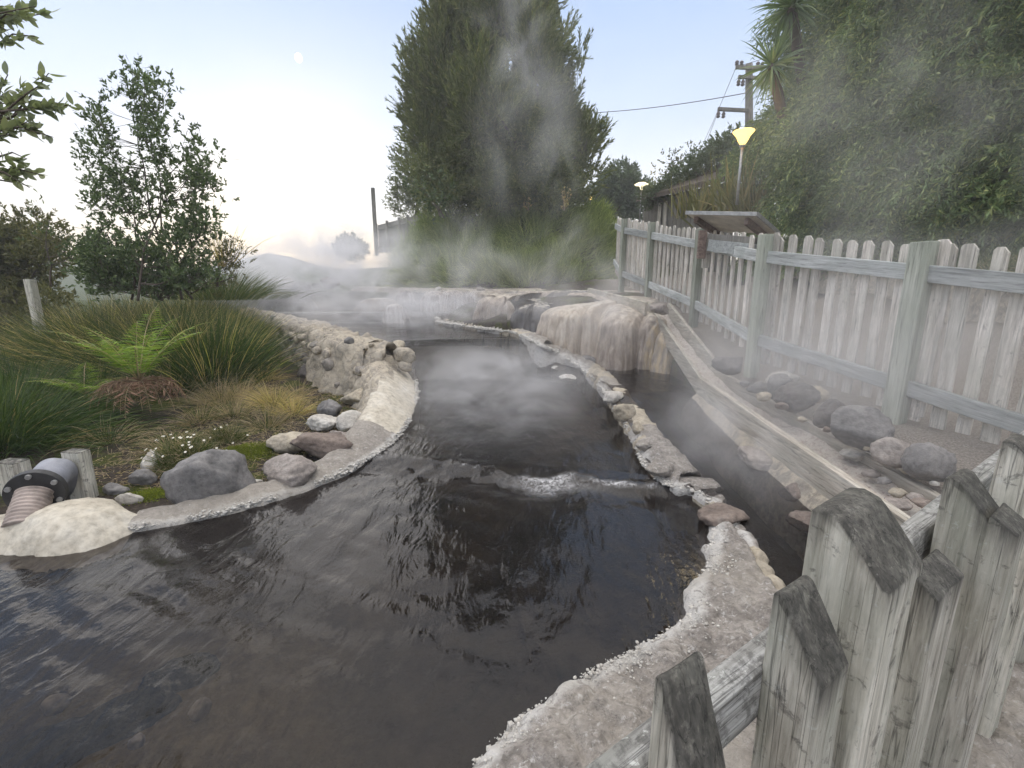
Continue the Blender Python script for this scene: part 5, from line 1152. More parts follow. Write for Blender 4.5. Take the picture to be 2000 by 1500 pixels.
# ---- big central tree (feathery, many upright stems)
bt = thing('big_tree', 'huge domed feathery evergreen tree rising behind the grassy mound in the middle', 'tree', PY(985, 430, 18.))
OUT = [(850,398),(815,330),(788,260),(782,190),(800,130),(830,80),(860,20),(880,-60),(1010,-90),(1085,-20),(1120,40),(1145,110),(1150,150),(1120,200),(1120,235),(1165,270),(1170,320),(1150,365),(1120,395),(980,398)]
OUT = [(985+(a-985)*.84, b_+(20 if b_ < 0 else 0)) for a, b_ in OUT]
cl = []
for a, b_ in in_outline(OUT, 165, 18, rnd):
    openp = .5 if (a > 980 and 40 < b_ < 250) or (920 < a < 1010 and 80 < b_ < 190) else .1
    if rnd.random() < openp or (a > 1050 and b_ < 50) or (a < 885 and b_ < 20): continue
    edge = float(pline_dist(OUT+[OUT[0]], np.array([a]), np.array([b_]))[0]); dmax = min(3.0, edge/900*18*1.1)
    cl.append(wclump(a, b_, 18+rnd.uniform(-1, .9)*dmax, rnd.uniform(.42, .75), 1.25))
for a, b_, r_ in [(815,250,.4),(812,215,.42),(815,285,.4),(828,165,.4),(850,110,.4),(880,50,.4),(822,330,.4),(840,370,.4),(1100,60,.3),(1125,150,.28),(1095,130,.3),(1060,30,.35),(1040,150,.25),(1085,190,.28),(1120,240,.35),(1150,262,.25),(1140,300,.35),(1150,340,.35),(1110,200,.25),(1080,90,.3),(1130,110,.2),(1165,270,.2),(1130,390,.35)]:
    cl.append(wclump(a, b_, 18+rnd.uniform(-1, 1), r_, 1.2))
P, D, L = sprays(cl, 78, 26, .62, .2, .03, .75, .75, .26, .4)
leaf_mesh('crown', P, D, L, .036, M['leaf_kanuka'], bt, .1)
cb = [wclump(a, b_, 17.2+rnd.uniform(-1, 1), .5, .8) for a, b_ in in_outline([(800,280),(850,420),(1140,420),(1160,340),(1050,300),(950,300)], 44, 18, rnd)]
cb += [wclump(a, b_, 16.2+rnd.uniform(-.5, .5), .5, .8) for a, b_ in in_outline([(900,200),(870,330),(900,400),(1100,400),(1120,300),(1060,230)], 46, 18, rnd)]
P, D, L = sprays(cb, 80, 10, .4, .15, .06, .5, .8, .5, .8); leaf_mesh('lower_crown', P, D, L, .05, M['leaf_kanuka'], bt)
limbs(PY(985, 430, 18.), [c[0] for c in cl[::1]], .22, bt, 2, stems=11, spread=.9)
# leafy side shoots at the left foot and pale tree behind
sh = thing('broadleaf_shrub', 'sparse broad leaved shrub sticking out at the left foot of the big tree', 'shrub', PY(860, 425, 15.5))
cl = [wclump(a, b_, 15.5, r_, .9) for a, b_, r_ in [(815,365,.3),(832,385,.35),(850,400,.4),(805,352,.16),(845,345,.3),(870,385,.4)]]
P, D, L = sprays(cl, 46, 7, .25, .13, .06, .3, .8, .6, .8); leaf_mesh('crown', P, D, L, .06, M['leaf_dark'], sh); limbs(PY(865,425,15.5), [c[0] for c in cl], .04, sh, 3, stems=2)
def simple_tree(name, label, base, cl, lm, n=40, k=10, sl=.35, ll=.14, lw=.05, up=.4, r0=.1, stems=1, jit=.5, cat='tree', bush=False, group=None, flare=.8):
    t_ = thing(name, label, cat, base, group); P, D, L = sprays(cl, n, k, sl, ll, lw, up, flare, jit, .7)
    leaf_mesh('crown', P, D, L, lw, M[lm], t_); limbs(base, [c[0] for c in cl], r0, t_, 2, stems=stems); return t_
simple_tree('misty_tree', 'pale tree fading into the mist behind the left edge of the big tree', PY(815,440,26), [wclump(a,b_,26,.9) for a, b_ in [(800,330),(805,365),(798,395),(815,300),(830,345),(812,410)]], 'leaf_kanuka', 50, 14, .6, .2, .05, .5, .12)
simple_tree('distant_tree', 'dark rounded tree beyond the small path lamp', PY(1200,430,30), [wclump(a,b_,30+rnd.uniform(-1,1),1.,.8) for a, b_ in [(1180,385),(1205,365),(1225,370),(1190,400),(1222,395),(1240,410),(1165,400),(1212,350),(1245,388)]], 'leaf_far', 60, 12, .5, .25, .1, .4, .2)
simple_tree('small_tree', 'small open leafy tree against the bright sky above the shed', PY(1325,420,19), [wclump(a,b_,19,.32) for a, b_ in [(1325,330),(1300,318),(1345,318),(1350,298),(1315,345),(1340,345),(1298,340),(1320,308),(1362,345),(1290,372)]], 'leaf_bush', 26, 8, .3, .12, .05, .5, .05)
simple_tree('distant_bush', 'dim rounded bush on the horizon in the glow', PY(683,500,50), [wclump(a,b_,50,1.,.8) for a, b_ in [(683,478),(672,485),(695,488),(683,490)]], 'leaf_far', 60, 10, .5, .35, .12, .4, .15, cat='bush')
# dark scrub along the shed roof, behind
scr = [(1262+i*5.6, 396-i*3.3-rnd.uniform(-6, 14)) for i in range(34)]
simple_tree('creeper', 'dark shaggy creeper covering the shed roof below the hedge', PY(1380,420,14.6), [wclump(a,b_-3,19.2-i*.19,.42,.8) for i, (a, b_) in enumerate(scr)]+[wclump(1462-i*4,330-i*14,12.5,.35) for i in range(4)], 'leaf_far', 60, 9, .25, .12, .05, .3, .05, cat='creeper')
# ---- camellia like tree, left
lt_ = thing('slender_tree', 'open upright glossy leaved tree with three tips standing over the grasses at the left', 'tree', PY(310, 575, 7.6))
LO = [(170,480),(165,330),(175,260),(185,215),(195,212),(208,260),(228,330),(262,310),(265,220),(245,170),(262,150),(315,175),(322,200),(325,260),(345,350),(368,265),(390,290),(420,330),(445,375),(430,430),(400,470),(395,540),(290,570),(180,540)]
cl = [wclump(a, b_, 7.6+rnd.uniform(-.45, .45), rnd.uniform(.10, .17), 1.2) for a, b_ in in_outline(LO, 190, 7.6, rnd)]
cl += [wclump(a, b_, 7.5+rnd.uniform(-.5, .5), rnd.uniform(.12, .2), 1.) for a, b_ in in_outline([(150,470),(420,450),(410,570),(150,570)], 80, 7.6, rnd)]
cl += [wclump(a, b_, 7.6+rnd.uniform(-.3, .3), .14, 1.1) for a, b_ in [(190,300),(205,340),(185,360),(215,380),(180,400),(240,400),(255,360),(280,340),(300,300),(285,270),(300,240),(400,340),(380,380)]]
cl += [wclump(a, b_, 7.6+rnd.uniform(-.2,.2), .12, 1.3) for a, b_ in [(257,135),(268,150),(245,165),(310,160),(330,175),(287,165),(188,200),(200,215),(366,255),(375,280),(420,310),(438,380),(230,180)]]
P, D, L = sprays(cl, 165, 9, .12, .07, .02, .7, .6, .55, .7); leaf_mesh('crown', P, D, L, .030, M['leaf_slender'], lt_)
limbs(PY(310,585,7.6), [c[0] for c in cl], .035, lt_, 2, stems=9, spread=.3)
# ---- overhanging near branches, top left
nb = thing('overhanging_tree', 'leafy branches of a near tree hanging into the picture at the upper left', 'tree', (-3.9, 1.6, -1.6))
tips = [PY(a, b_, y) for a, b_, y in [(75,70,2.9),(40,30,2.9),(95,25,3.0),(20,60,2.9),(75,10,2.9),(10,10,2.9),(-30,40,2.9),
   (100,140,2.7),(120,200,2.7),(80,165,2.7),(145,205,2.7),(60,235,2.7),(110,270,2.7),(85,250,2.7),(40,200,2.8),(10,180,2.8),(-20,220,2.8),(30,260,2.7),(0,300,2.7),(60,310,2.7),(90,345,2.7),(40,340,2.7),(10,350,2.7),(65,370,2.7),(-30,320,2.8),(20,140,2.8),(-20,150,2.8)]]
Ps, Ds, Ls = [], [], []
org = np.array([-4.1, 2.3, .8]); mb = MB(); mb.tube([(-4.3,1.6,-1.7), (-4.2,1.8,-.5), (-4.1,2.1,.6), (-4.0,2.2,1.6), (-3.9,2.2,2.6)], [.09,.08,.07,.05,.03], 10)
groups_ = [tips[:7], tips[7:17], tips[17:]]
limb_ = {}
for gi, G3 in enumerate(groups_):
    cen = np.mean(G3, 0)+np.array([-.45, .05, -.05]); s0 = np.array([-4.1, 2.1, max(-.2, cen[2]-.5)])
    mb.tube([s0, s0*.6+cen*.4+np.array([0, .05, -.10]), s0*.25+cen*.75+np.array([0, -.03, .02]), cen], [.035, .026, .018, .012], 8)
    for q in G3: limb_[id(q)] = cen
for q in tips:
    a = limb_[id(q)]+RNG.normal(size=3)*.06; dr = unit(q-a); L_ = np.linalg.norm(q-a)
    mb.tube([a, a*.65+q*.35+RNG.normal(size=3)*.05*L_+np.array([0,0,-.04]), a*.3+q*.7+RNG.normal(size=3)*.05*L_, q-dr*.02], [.008, .006, .004, .002], 6)
    n = 24; t_ = RNG.random(n)**.7*.28; Ps.append(q-dr*t_[:, None]); Ds.append(unit(dr*1.0+RNG.normal(size=(n, 3))*.55)); Ls.append(.070*(.7+.6*RNG.random(n)))
Ll = np.concatenate(Ls)*.92; oval_leaves('crown', np.concatenate(Ps), np.concatenate(Ds), Ll, Ll*.42, M['leaf_near'], nb, .08)
mb.build('trunk', M['bark'], nb, smooth=True)
# ---- dark bush at the far left with a sprig rising
simple_tree('dark_bush', 'dense dark bush at the left edge beyond the pale post', PY(30,600,9.5), [wclump(a,b_,9.6+rnd.uniform(-.6,.6),.42,.8) for a, b_ in in_outline([(-120,450),(60,440),(105,460),(110,500),(60,545),(40,580),(-120,600)], 60, 9.6, rnd)], 'leaf_bush', 130, 12, .2, .09, .035, .3, .05, cat='bush')
simple_tree('sapling', 'thin sprig with grey green leaves rising in front of the dark bush', PY(100,560,7.2), [wclump(a,b_,7.2,.13,1.1) for a, b_ in [(78,405),(72,425),(90,450),(105,465),(120,470),(95,480),(130,490),(140,500),(115,495),(60,460)]], 'leaf_dark', 60, 9, .13, .06, .02, .6, .015, cat='sapling')
simple_tree('olive_shrub', 'low olive shrub right of the slender tree with a reed tuft above', PY(425,560,8.6), [wclump(a,b_,8.6+rnd.uniform(-.3,.3),.22,.9) for a, b_ in in_outline([(390,480),(430,470),(465,490),(470,560),(390,560)], 18, 8.6, rnd)], 'leaf_bush', 60, 10, .15, .07, .02, .5, .02, cat='shrub')
simple_tree('dark_bush', 'low dark bush in shade behind the pale post at the left edge', PY(40,680,8.6), [wclump(a,b_,8.8+rnd.uniform(-.5,.5),.3,.8) for a, b_ in in_outline([(-100,580),(110,570),(130,600),(100,640),(-100,650)], 26, 8.8, rnd)], 'leaf_bush', 110, 10, .2, .09, .03, .3, .03, cat='bush')
# ---- big hedge, right
hd = thing('tall_hedge', 'huge dense overhanging hedge wall of narrow drooping leaves filling the upper right', 'hedge', (6.2, 6, .3))
def hedge_surface(n):
    # in picture terms the leafy face sweeps from near right to far left; built as a bulging wall along a curved plan line
    s_ = RNG.random(n); plan = np.array([(8.2,1.2),(6.9,3.0),(6.1,4.6),(5.35,6.2),(4.75,8.0),(4.85,9.6),(5.5,11.0)])
    L = np.concatenate([[0], np.cumsum(np.linalg.norm(np.diff(plan, axis=0), axis=1))]); x = np.interp(s_*L[-1], L, plan[:, 0]); y = np.interp(s_*L[-1], L, plan[:, 1])
    zt = np.interp(s_, [0, .5, .8, 1], [6.5, 7.0, 7.2, 6.6]); z = .35+(zt-.35)*RNG.random(n)
    hz = (z-.35)/(zt-.35); out = -(.35*np.sin(np.clip(hz, 0, 1)*math.pi)**.5) + 1.1*hz**1.5*(s_ > .0) - .0
    P = np.stack([x, y, z], 1); tx = np.gradient(plan, axis=0); 
    nx = np.interp(s_*L[-1], L, -tx[:, 1]/np.linalg.norm(tx, axis=1)); ny = np.interp(s_*L[-1], L, tx[:, 0]/np.linalg.norm(tx, axis=1))
    lump = .6*vfbm(P, .8, 3, 4.)+.38*vfbm(P, 2.2, 2, 9.); N = np.stack([nx, ny, 0*nx], 1)
    if N[:, 0].mean() > 0: N = -N
    gap = vfbm(P, 1.1, 3, 20.); P = P+N*(lump-out)[:, None]
    return P, N, gap
P, N, gap = hedge_surface(21000)
dpt = RNG.random(len(P))**1.2*.5; keep = (gap > -.30) | (dpt > .3); P = P-N*dpt[:, None]; P, N = P[keep], N[keep]; nT = len(P); K = 13
T_ = unit(N*.8+np.array([0,0,-.35])+RNG.normal(size=P.shape)*.55); tt = np.linspace(0, 1, K)[None, :, None]; sz_ = RNG.uniform(.7, 1.45, nT)
Q_ = P[:, None]+T_[:, None]*tt*.26*sz_[:, None, None]+np.array([0,0,-.10])*tt**2; D = unit(T_[:, None]*.7+np.array([0,0,-.35])+RNG.normal(size=Q_.shape)*.5)
LL_ = (.066*sz_[:, None]*RNG.uniform(.75, 1.25, (nT, K))).ravel(); leaf_mesh('leaves', Q_.reshape(-1, 3), D.reshape(-1, 3), LL_, LL_*.27, M['leaf_hedge'], hd, .12)
mb = MB()
for k in range(26):
    x = np.interp(k/25, [0, .3, .6, 1], [8.6, 6.9, 6.2, 6.6]); y = np.interp(k/25, [0, .3, .6, 1], [1.5, 4.2, 7.2, 10.5])
    mb.tube([(x+.2, y, .1), (x+.3+RNG.normal()*.1, y+RNG.normal()*.2, 2), (x+.5, y+RNG.normal()*.3, 4), (x+1., y+RNG.normal()*.4, 6)], [.09,.07,.05,.02], 7)
mb.build('branches', M['bark'], hd, smooth=True)
# inner mass so that no sky shows through the depth of the hedge
P, N, gap = hedge_surface(60000); P = P-N*(.75+.5*RNG.random(len(P)))[:, None]; D = rdir(len(P)); leaf_mesh('inner_leaves', P, D, .22, .13, M['leaf_hedge'], hd, .1)
# ---- cordyline heads
def rosette(name, label, c, n, L, Wd, droop, m, up=.35, stem_to=None, cat='tree', group=None):
    t_ = thing(name, label, cat, c if stem_to is None else stem_to, group)
    D = rdir(n, up); blades('leaves', np.array(c)+D*.05, D, L*(.75+.4*RNG.random(n)), Wd, droop, M[m], t_, 6)
    if stem_to is not None:
        mb = MB(); mb.tube([stem_to, (np.array(stem_to)+np.array(c))/2+np.array([.05,0,0]), c], [.13, .1, .08], 10); mb.build('trunk', M['bark'], t_, smooth=True)
    return t_
rosette('cabbage_tree', 'spiky cabbage tree head poking out of the hedge beside the utility pole', PY(1508,128,8.4), 110, .58, .035, .3, 'cordyline', .1, PY(1560,430,10.4))
rosette('cabbage_tree', 'upper spiky cabbage tree head at the top edge of the photo', PY(1545,15,8.6), 130, .65, .04, .45, 'cordyline', .1, PY(1600,430,10.6))
def flax(label, c, n, L, Wd=.05, m='flax', up=1.6, droop=.12, cat='flax plant'):
    t_ = thing('flax', label, cat, c, 'flax plants by the shed'); P = np.array(c)+RNG.normal(size=(n, 3))*np.array([.15,.15,.0]); blades('blades', P, rdir(n, up, .6), L*(.6+.5*RNG.random(n)), Wd, droop, M[m], t_, 6); return t_
for lb, a, b_, y, L in [('tall bronze flax in front of the lamp post',1425,425,9.8,1.25),('flax clump left of the bronze flax',1380,425,11,1.0),('small flax clump at the left end of the shed',1345,425,12.5,1.0),('flax clump between the lamp and the hedge',1462,430,9.3,1.1)]:
    flax(lb, PY(a, b_, y), 70, L)
# ---- mound of arching grass behind the upper pool
nM = 17000; OM = [(775,500),(800,455),(850,425),(930,410),(1050,405),(1150,402),(1195,425),(1215,470),(1222,555),(1000,556),(800,548)]
mdt = thing('grass_mound', 'broad mound of arching bright green grass blades at the foot of the big tree', 'shrub', PY(1000,556,14.5))
th = RNG.random(nM); ph = RNG.random(nM)
px_ = 775+440*th; top_ = np.interp(px_, [770,800,850,930,1050,1150,1195,1222], [510,452,424,410,405,402,420,455]); yy_ = 556-(556-top_)*ph
yd = 14.0+3.2*ph+.8*((th-.5)*2)**2
R_ = np.stack([(px_-1000)/F, CP+(750-yy_)/F*SP, (750-yy_)/F*CP-SP], 1); P = R_*(yd/R_[:, 1])[:, None]
P += .22*np.stack([vfbm(P, .9, 3, 1.), vfbm(P, .9, 3, 5.), .8*vfbm(P, .9, 3, 8.)], 1)
cells = vnoise(P[:, 0]*1.3, P[:, 1]*1.3, P[:, 2]*1.3); cx_ = np.stack([vnoise(P[:,0]*1.1,3,P[:,2]*1.1), -.55+0*cells, .85+.4*cells], 1)
D = unit(cx_+RNG.normal(size=P.shape)*.42); blades('grass_blades', P-np.array([0,0,.12]), D, (.42+.35*cells)*(.7+.7*RNG.random(nM))+.2, .028, .62, M['mound'], mdt, 5)
xs_ = np.linspace(0, 1, 50); G_ = []
for u_ in np.linspace(-.02, 1.02, 44):
    pxv = 775+440*u_; tp = np.interp(pxv, [770,800,850,930,1050,1150,1195,1222], [510,452,424,410,405,402,420,455])+14
    for v_ in np.linspace(0, 1, 16):
        r_ = ray(pxv, 572-(572-tp)*v_); y_ = 14.5+3.2*v_+.8*((u_-.5)*2)**2; G_.append(r_*(y_/r_[1]))
G_ = np.array(G_); G_ += .12*np.stack([vfbm(G_, 1., 3, 1.)]*3, 1)
G_ = np.concatenate([G_.reshape(44, 16, 3), G_.reshape(44, 16, 3)[:, -1:]+np.array([0, 2.5, -.3]), G_.reshape(44, 16, 3)[:, -1:]+np.array([0, 3.5, -2.])], 1).reshape(-1, 3)
i = np.arange(44*18).reshape(44, 18); mesh_np('earth_core', G_, np.stack([i[:-1, :-1], i[1:, :-1], i[1:, 1:], i[:-1, 1:]], -1).reshape(-1, 4), M['soil'], mdt, smooth=True)
# dry seed heads on top of the mound
for k, (a, b_, y) in enumerate([(1102,395,15.5),(1025,400,16),(1032,396,16.2),(1108,385,15.6),(975,405,16.2)]):
    pass
for lb, hs in (('pale dead flower stalk at the right on top of the grassy mound, larger cluster', [(1102,362,15.5),(1112,368,15.6),(1098,372,15.4)]), ('pale dead flower stalk in the middle on top of the grassy mound', [(1032,384,16),(1024,380,16.2)]), ('short dead stalk left of the middle one on the mound', [(976,392,16.2)])):
    sd_ = thing('dry_flower_stalk', lb, 'plant', PY(hs[0][0], 412, hs[0][2])); mb = MB(); P = []
    for a, b_, y in hs:
        tpv = PY(a, b_, y); bs = PY(hs[0][0], 412, y); mb.tube([bs, tpv], [.015, .008], 5); P += [tpv-(tpv-bs)*f+RNG.normal(size=3)*.04 for f in np.linspace(0, .8, 14)]
    mb.build('stalks', M['grass_brown'], sd_); P = np.array(P); leaf_mesh('leaves', P, rdir(len(P), -.5), .13, .06, M['grass_dry'], sd_)
# ---- grasses at the left
def tuft(label, c, n, L, Wd, m, up=1.3, spread=.16, droop=.55, name='grass_tuft', group=None, m2=None, n2=0, lean=(0, 0), cat='grass'):
    t_ = thing(name, label, cat, c, group); c = np.array(c, float)
    for mm, nn, nm in ((m, n, 'blades'), (m2, n2, 'dry_blades')):
        if not nn: continue
        o = RNG.normal(size=(nn, 3))*np.array([spread, spread, .01]); P = c+o; d = unit(np.stack([o[:, 0]*2.2+lean[0], o[:, 1]*2.2+lean[1], np.full(nn, up*spread*2)], 1)/(spread*2)+RNG.normal(size=(nn, 3))*.3)
        blades(nm, P, d, L*(.5+.6*RNG.random(nn)), Wd, droop*(.6+.8*RNG.random(nn)), M[mm], t_, 6)
    return t_
GG = 'grass tufts in the left garden'
rr3 = random.Random(21)
def gp(px, py, z): p = PZ(px, py, z); return (p[0], p[1], gz(p[0], p[1])-.02)
tuft('large dark green grass clump spilling in at the left edge above the pipe', gp(-10,872,-1.47), 2600, .85, .008, 'grass_dark', 1.1, .30, .5, m2='grass_dry', n2=60)
tuft('dark grass behind the large left clump', gp(25,800,-1.45), 1500, .85, .008, 'grass_dark', 1.3, .3, .5)
tuft('green grass clump between the left edge and the fern', gp(95,820,-1.46), 600, .5, .007, 'grass_green', 1.2, .14, .6)
for lb, a, b_, L, n, sp, mm in [('tall grass clump in front of the slender tree', 330, 735, 1.0, 1500, .34, 'grass_green'), ('tall grass clump behind the fern at the left', 215, 730, .95, 1400, .32, 'grass_green'), ('dark grass clump right of the fern', 415, 745, .95, 1300, .3, 'grass_dark'),
   ('grass clump near the far end of the rubble wall', 440, 700, .85, 1000, .3, 'grass_green'), ('tall grass clump beneath the pale post', 150, 720, .85, 900, .3, 'grass_green'), ('grass tuft beyond the tall clumps beside the upper pool', 430, 655, .75, 700, .3, 'grass_green'),
   ('grass tuft right behind the dark grass clump', 375, 690, .9, 900, .3, 'grass_green'), ('rushes at the foot of the slender tree', 270, 680, .8, 900, .4, 'grass_green'), ('grass at the foot of the pale post', 90, 700, .6, 600, .3, 'grass_green')]:
    tuft(lb, gp(a, b_, -1.4), int(n*1.5), L*1.3, .010, mm, 2.3, sp*.85, .42, m2='grass_dry', n2=int(n*.3))
for lb, a, b_, L, n, sp, mm in [('golden dry tussock nearest the foot of the rubble wall', 535, 792, .42, 420, .09, 'grass_dry'), ('small golden tuft in front of the golden tussock', 572, 806, .30, 260, .07, 'grass_dry'), ('brown dead tussock left of the golden tussock', 470, 782, .42, 480, .12, 'grass_brown'),
   ('brown tussock beneath the tall grass', 430, 790, .45, 420, .12, 'grass_brown'), ('yellow green tuft behind the golden tussock', 512, 752, .4, 260, .09, 'grass_dry'), ('thin straw tuft against the rubble wall', 580, 770, .32, 140, .08, 'grass_brown')]:
    tuft(lb, gp(a, b_, -1.47), n, L, .0055, mm, 1.2, sp, .6, m2='grass_green', n2=n//6)
tuft('dry brown stems and seed heads standing behind the tall grass', gp(240,690,-1.35), 220, 1.15, .01, 'grass_brown', 2.2, .5, .3, name='dead_stems', cat='plant')
tuft('brown seed stalks around the pale post', gp(110,690,-1.35), 150, 1.0, .01, 'grass_brown', 2.0, .3, .4, name='dead_stems', cat='plant')
tuft('reed plume right of the slender tree against the glow', PY(436,520,8.6), 60, 1.0, .012, 'grass_dry', 3.0, .06, .25, name='reed', cat='reed')
tuft('yellowish leafy plant at the foot of the pale post', gp(75,725,-1.4), 300, .35, .02, 'grass_dry', 1.0, .22, .4, name='leafy_plant', cat='plant')
for k, (a, b_, wh) in enumerate([(468, 742, 'against the tall dark grass'), (500, 700, 'halfway along the rubble wall'), (455, 812, 'in front of the brown tussock'), (392, 822, 'right of the dead fern fronds'), (520, 828, 'on the bare soil by the pile of stones'), (330, 872, 'behind the daisy clump'), (545, 712, 'close under the rubble wall'), (210, 862, 'left of the daisy clump')]):
    tuft('scraggly brown and green tuft '+wh, gp(a, b_, -1.47), 200, .30+.12*rr3.random(), .005, 'grass_brown', .8+.6*rr3.random(), .10, .9, m2='grass_green', n2=120)
tuft('tall grass leaning over the far end of the rubble wall', gp(462, 690, -1.4), 900, .95, .010, 'grass_green', 1.8, .25, .5, m2='grass_brown', n2=250)
tuft('tall brown and green grass behind the bright fern', gp(262, 715, -1.38), 700, 1.15, .010, 'grass_brown', 2.4, .4, .4, m2='grass_dark', n2=500)
for k, (a, b_, wh) in enumerate([(190, 775, 'left of the bright fern'), (345, 770, 'right of the bright fern'), (60, 745, 'below the pale post'), (400, 760, 'between the fern and the brown tussock')]):
    tuft('dark grass clump '+wh, gp(a, b_, -1.45), 700, .6, .009, 'grass_dark', 1.6, .2, .6, m2='grass_brown', n2=200)
# far bank vegetation in the mist right of the slender tree
for i_, (a, b_, y, L, lb) in enumerate([(470,560,12.5,.9,'hazy grass at the far end of the rubble wall'), (500,560,15,.8,'misty grass on the far bank beyond the wall'), (430,560,10.5,.9,'grass clump beyond the olive shrub')]):
    tuft(lb, PY(a, b_+25, y), 700, L, .012, 'grass_green', 1.5, .4, .4)
# ---- fern
def fern(label, c, fronds, L, m, name='fern', droop=1.0, up=.9, dead=None, fw=.30, azr=(0, 2*math.pi)):
    t_ = thing(name, label, 'fern', c)
    for grp, nf_, mm, upv, dr, LL in ([('fronds', fronds, m, up, droop, L)] + ([('dead_fronds', dead, 'fern_dead', .3, 3.8, L*.6)] if dead else [])):
        VP, VD, VL, VW, VT = [], [], [], [], []; mb = MB()
        for k in range(nf_):
            az_ = azr[0]+(azr[1]-azr[0])*((k+.5*RNG.random())/nf_); d = unit(np.array([math.cos(az_), math.sin(az_), upv*(.7+.6*RNG.random())])); p = np.array(c, float)+np.array([0, 0, .0]); Lk = LL*(.8+.35*RNG.random()); n = 30; pts = []
            for i in range(n):
                f = i/(n-1); pts.append(p.copy()); p = p+d*Lk/n; d = unit(d+np.array([0, 0, -1.])*dr*(.3+1.2*f)/n)
                if f > .08:
                    sidev = unit(np.cross(d, [0, 0, 1.])); wv = fw*Lk*math.sin(min(1, (f-.05)*1.15)**.75*math.pi)**.8*(1.1-.55*f)
                    for s_ in (-1, 1):
                        pd = unit(sidev*s_+d*.45+np.array([0,0,-.15])+RNG.normal(size=3)*.05*(1 if grp == 'fronds' else 5))
                        VP.append(p.copy()); VD.append(pd); VL.append(wv+.004); VW.append(Lk*.026*(1-.35*f)); VT.append([0, 0, 1.])
            mb.tube(pts[::4]+[pts[-1]], [.005*(1-.8*i/len(pts[::4])) for i in range(len(pts[::4])+1)], 5)
        leaf_mesh(grp, np.array(VP), np.array(VD), np.array(VL), np.array(VW), M[mm], t_, .05, twist=np.array(VT)); mb.build('stalks', M['grass_brown'], t_, smooth=True)
    return t_
cF = PZ(272,745,-1.02)
fern('bright green fern with a skirt of dead brown fronds in the middle of the grasses', cF, 12, 1.0, 'fern', dead=24, up=1.75, droop=1.55, fw=.25)
mb = MB(); 
fern('small green fern left of the bright fern', PZ(165,770,-1.15), 9, .55, 'fern', up=.9, droop=1.2)
# ---- daisies
def daisy_bush(label, c, n, rx, ry, h, nfl, name='daisy_bush'):
    t_ = thing(name, label, 'plant', c); c = np.array(c)
    q = in_ball(n); q[:, 2] = abs(q[:, 2]); P = c+q*np.array([rx, ry, h])*.75; D = unit(q+np.array([0,0,.5])+RNG.normal(size=(n,3))*.6)
    blades('stems', P, D, .10*(.6+.8*RNG.random(n)), .0035, .6, M['grass_green'], t_, 3)
    k = n//3; blades('dry_stems', P[:k]+RNG.normal(size=(k,3))*.02, unit(D[:k]+RNG.normal(size=(k,3))*.5), .13, .003, .8, M['grass_brown'], t_, 3)
    for i in range(nfl):
        q = rdir(1)[0]; q[2] = abs(q[2])+.25; q[1] = -abs(q[1])*.9 if RNG.random() < .75 else q[1]; q = unit(q); p = c+q*np.array([rx, ry, h])*1.0+np.array([0,0,.01]); mb = MB(); nrm = unit(q*.6+np.array([0,-.3,.6])); a = unit(np.cross(nrm, [1,0,.2])); b2 = np.cross(nrm, a); r_ = .0105
        V = [p]; 
        for j in range(24):
            th = j*math.pi/12; rr = r_*(1 if j % 2 == 0 else .72); V.append(p+(a*math.cos(th)+b2*math.sin(th))*rr+nrm*.002)
        mb.add(V, [(0, 1+j, 1+(j+1) % 24) for j in range(24)], 0); 
        V = [p+nrm*.004]+[p+nrm*.0025+(a*math.cos(j*math.pi/4)+b2*math.sin(j*math.pi/4))*r_*.33 for j in range(8)]; mb.add(V, [(0, 1+j, 1+(j+1) % 8) for j in range(8)], 1)
        mb.build('flower', [M['petal'], M['petal_eye']], t_)
    return t_
p = gp(350,925,-1.5); daisy_bush('bushy clump of small white daisies behind the big grey boulder', (p[0], p[1]+.1, p[2]), 3600, .36, .25, .34, 34)
p = gp(440,862,-1.5); daisy_bush('lower daisy patch to the right of the daisy clump', (p[0], p[1], p[2]), 1500, .26, .2, .18, 9)
p = (4.75,4.4,.05); daisy_bush('white daisies on the bank above the retaining wall', p, 1600, .3, 1.2, .3, 16)
# hedge foot ground cover: bank grasses
bk_ = thing('bank_plants', 'low dark ground cover on the bank under the hedge behind the picket fence', 'plant', (5.2,5,.1)); bk_['kind'] = 'stuff'
n = 9000; P = np.stack([RNG.uniform(4.75, 5.9, n), RNG.uniform(1.5, 10.5, n), np.zeros(n)], 1); P[:, 2] = np.interp(P[:, 1], [1.5, 3, 6, 10], [-.3, -.05, .2, .45])+(P[:, 0]-4.8)*.25
blades('blades', P, rdir(n, .9), .2*(.5+RNG.random(n)), .014, .5, M['grass_dark'], bk_, 4)
# moss and litter on the garden soil
n = 7000; P = np.stack([RNG.uniform(-3.6, -1.75, n), RNG.uniform(3.2, 6.6, n), np.zeros(n)], 1); P = P[~inside(MAIN_POLY, P[:, 0]-.0, P[:, 1])]; P[:, 2] = ground_full(P[:, 0], P[:, 1])[0]+.005
D = rdir(len(P)); D[:, 2] = abs(D[:, 2])*.25; o = leaf_mesh('leaf_litter', P, D, .02+.06*RNG.random(len(P))**2, .006, M['grass_brown']); tag(o, 'scattered dry leaf litter on the dark garden soil', 'leaf litter', kind='stuff')
def moss(label, px, py, rx, ry, n):
    c = np.array(gp(px, py, -1.49)); q = RNG.normal(size=(n, 2))*.5; P = np.stack([c[0]+q[:, 0]*rx, c[1]+q[:, 1]*ry, np.zeros(n)], 1); P[:, 2] = ground_full(P[:, 0], P[:, 1])[0]+.012*np.exp(-(q**2).sum(1))
    o = leaf_mesh('moss', P, rdir(n, .8), .016, .006, M['moss']); return tag(o, label, 'moss', kind='stuff')
moss('bright green moss patch between the daisies and the flat boulder', 480, 885, .26, .22, 9000)
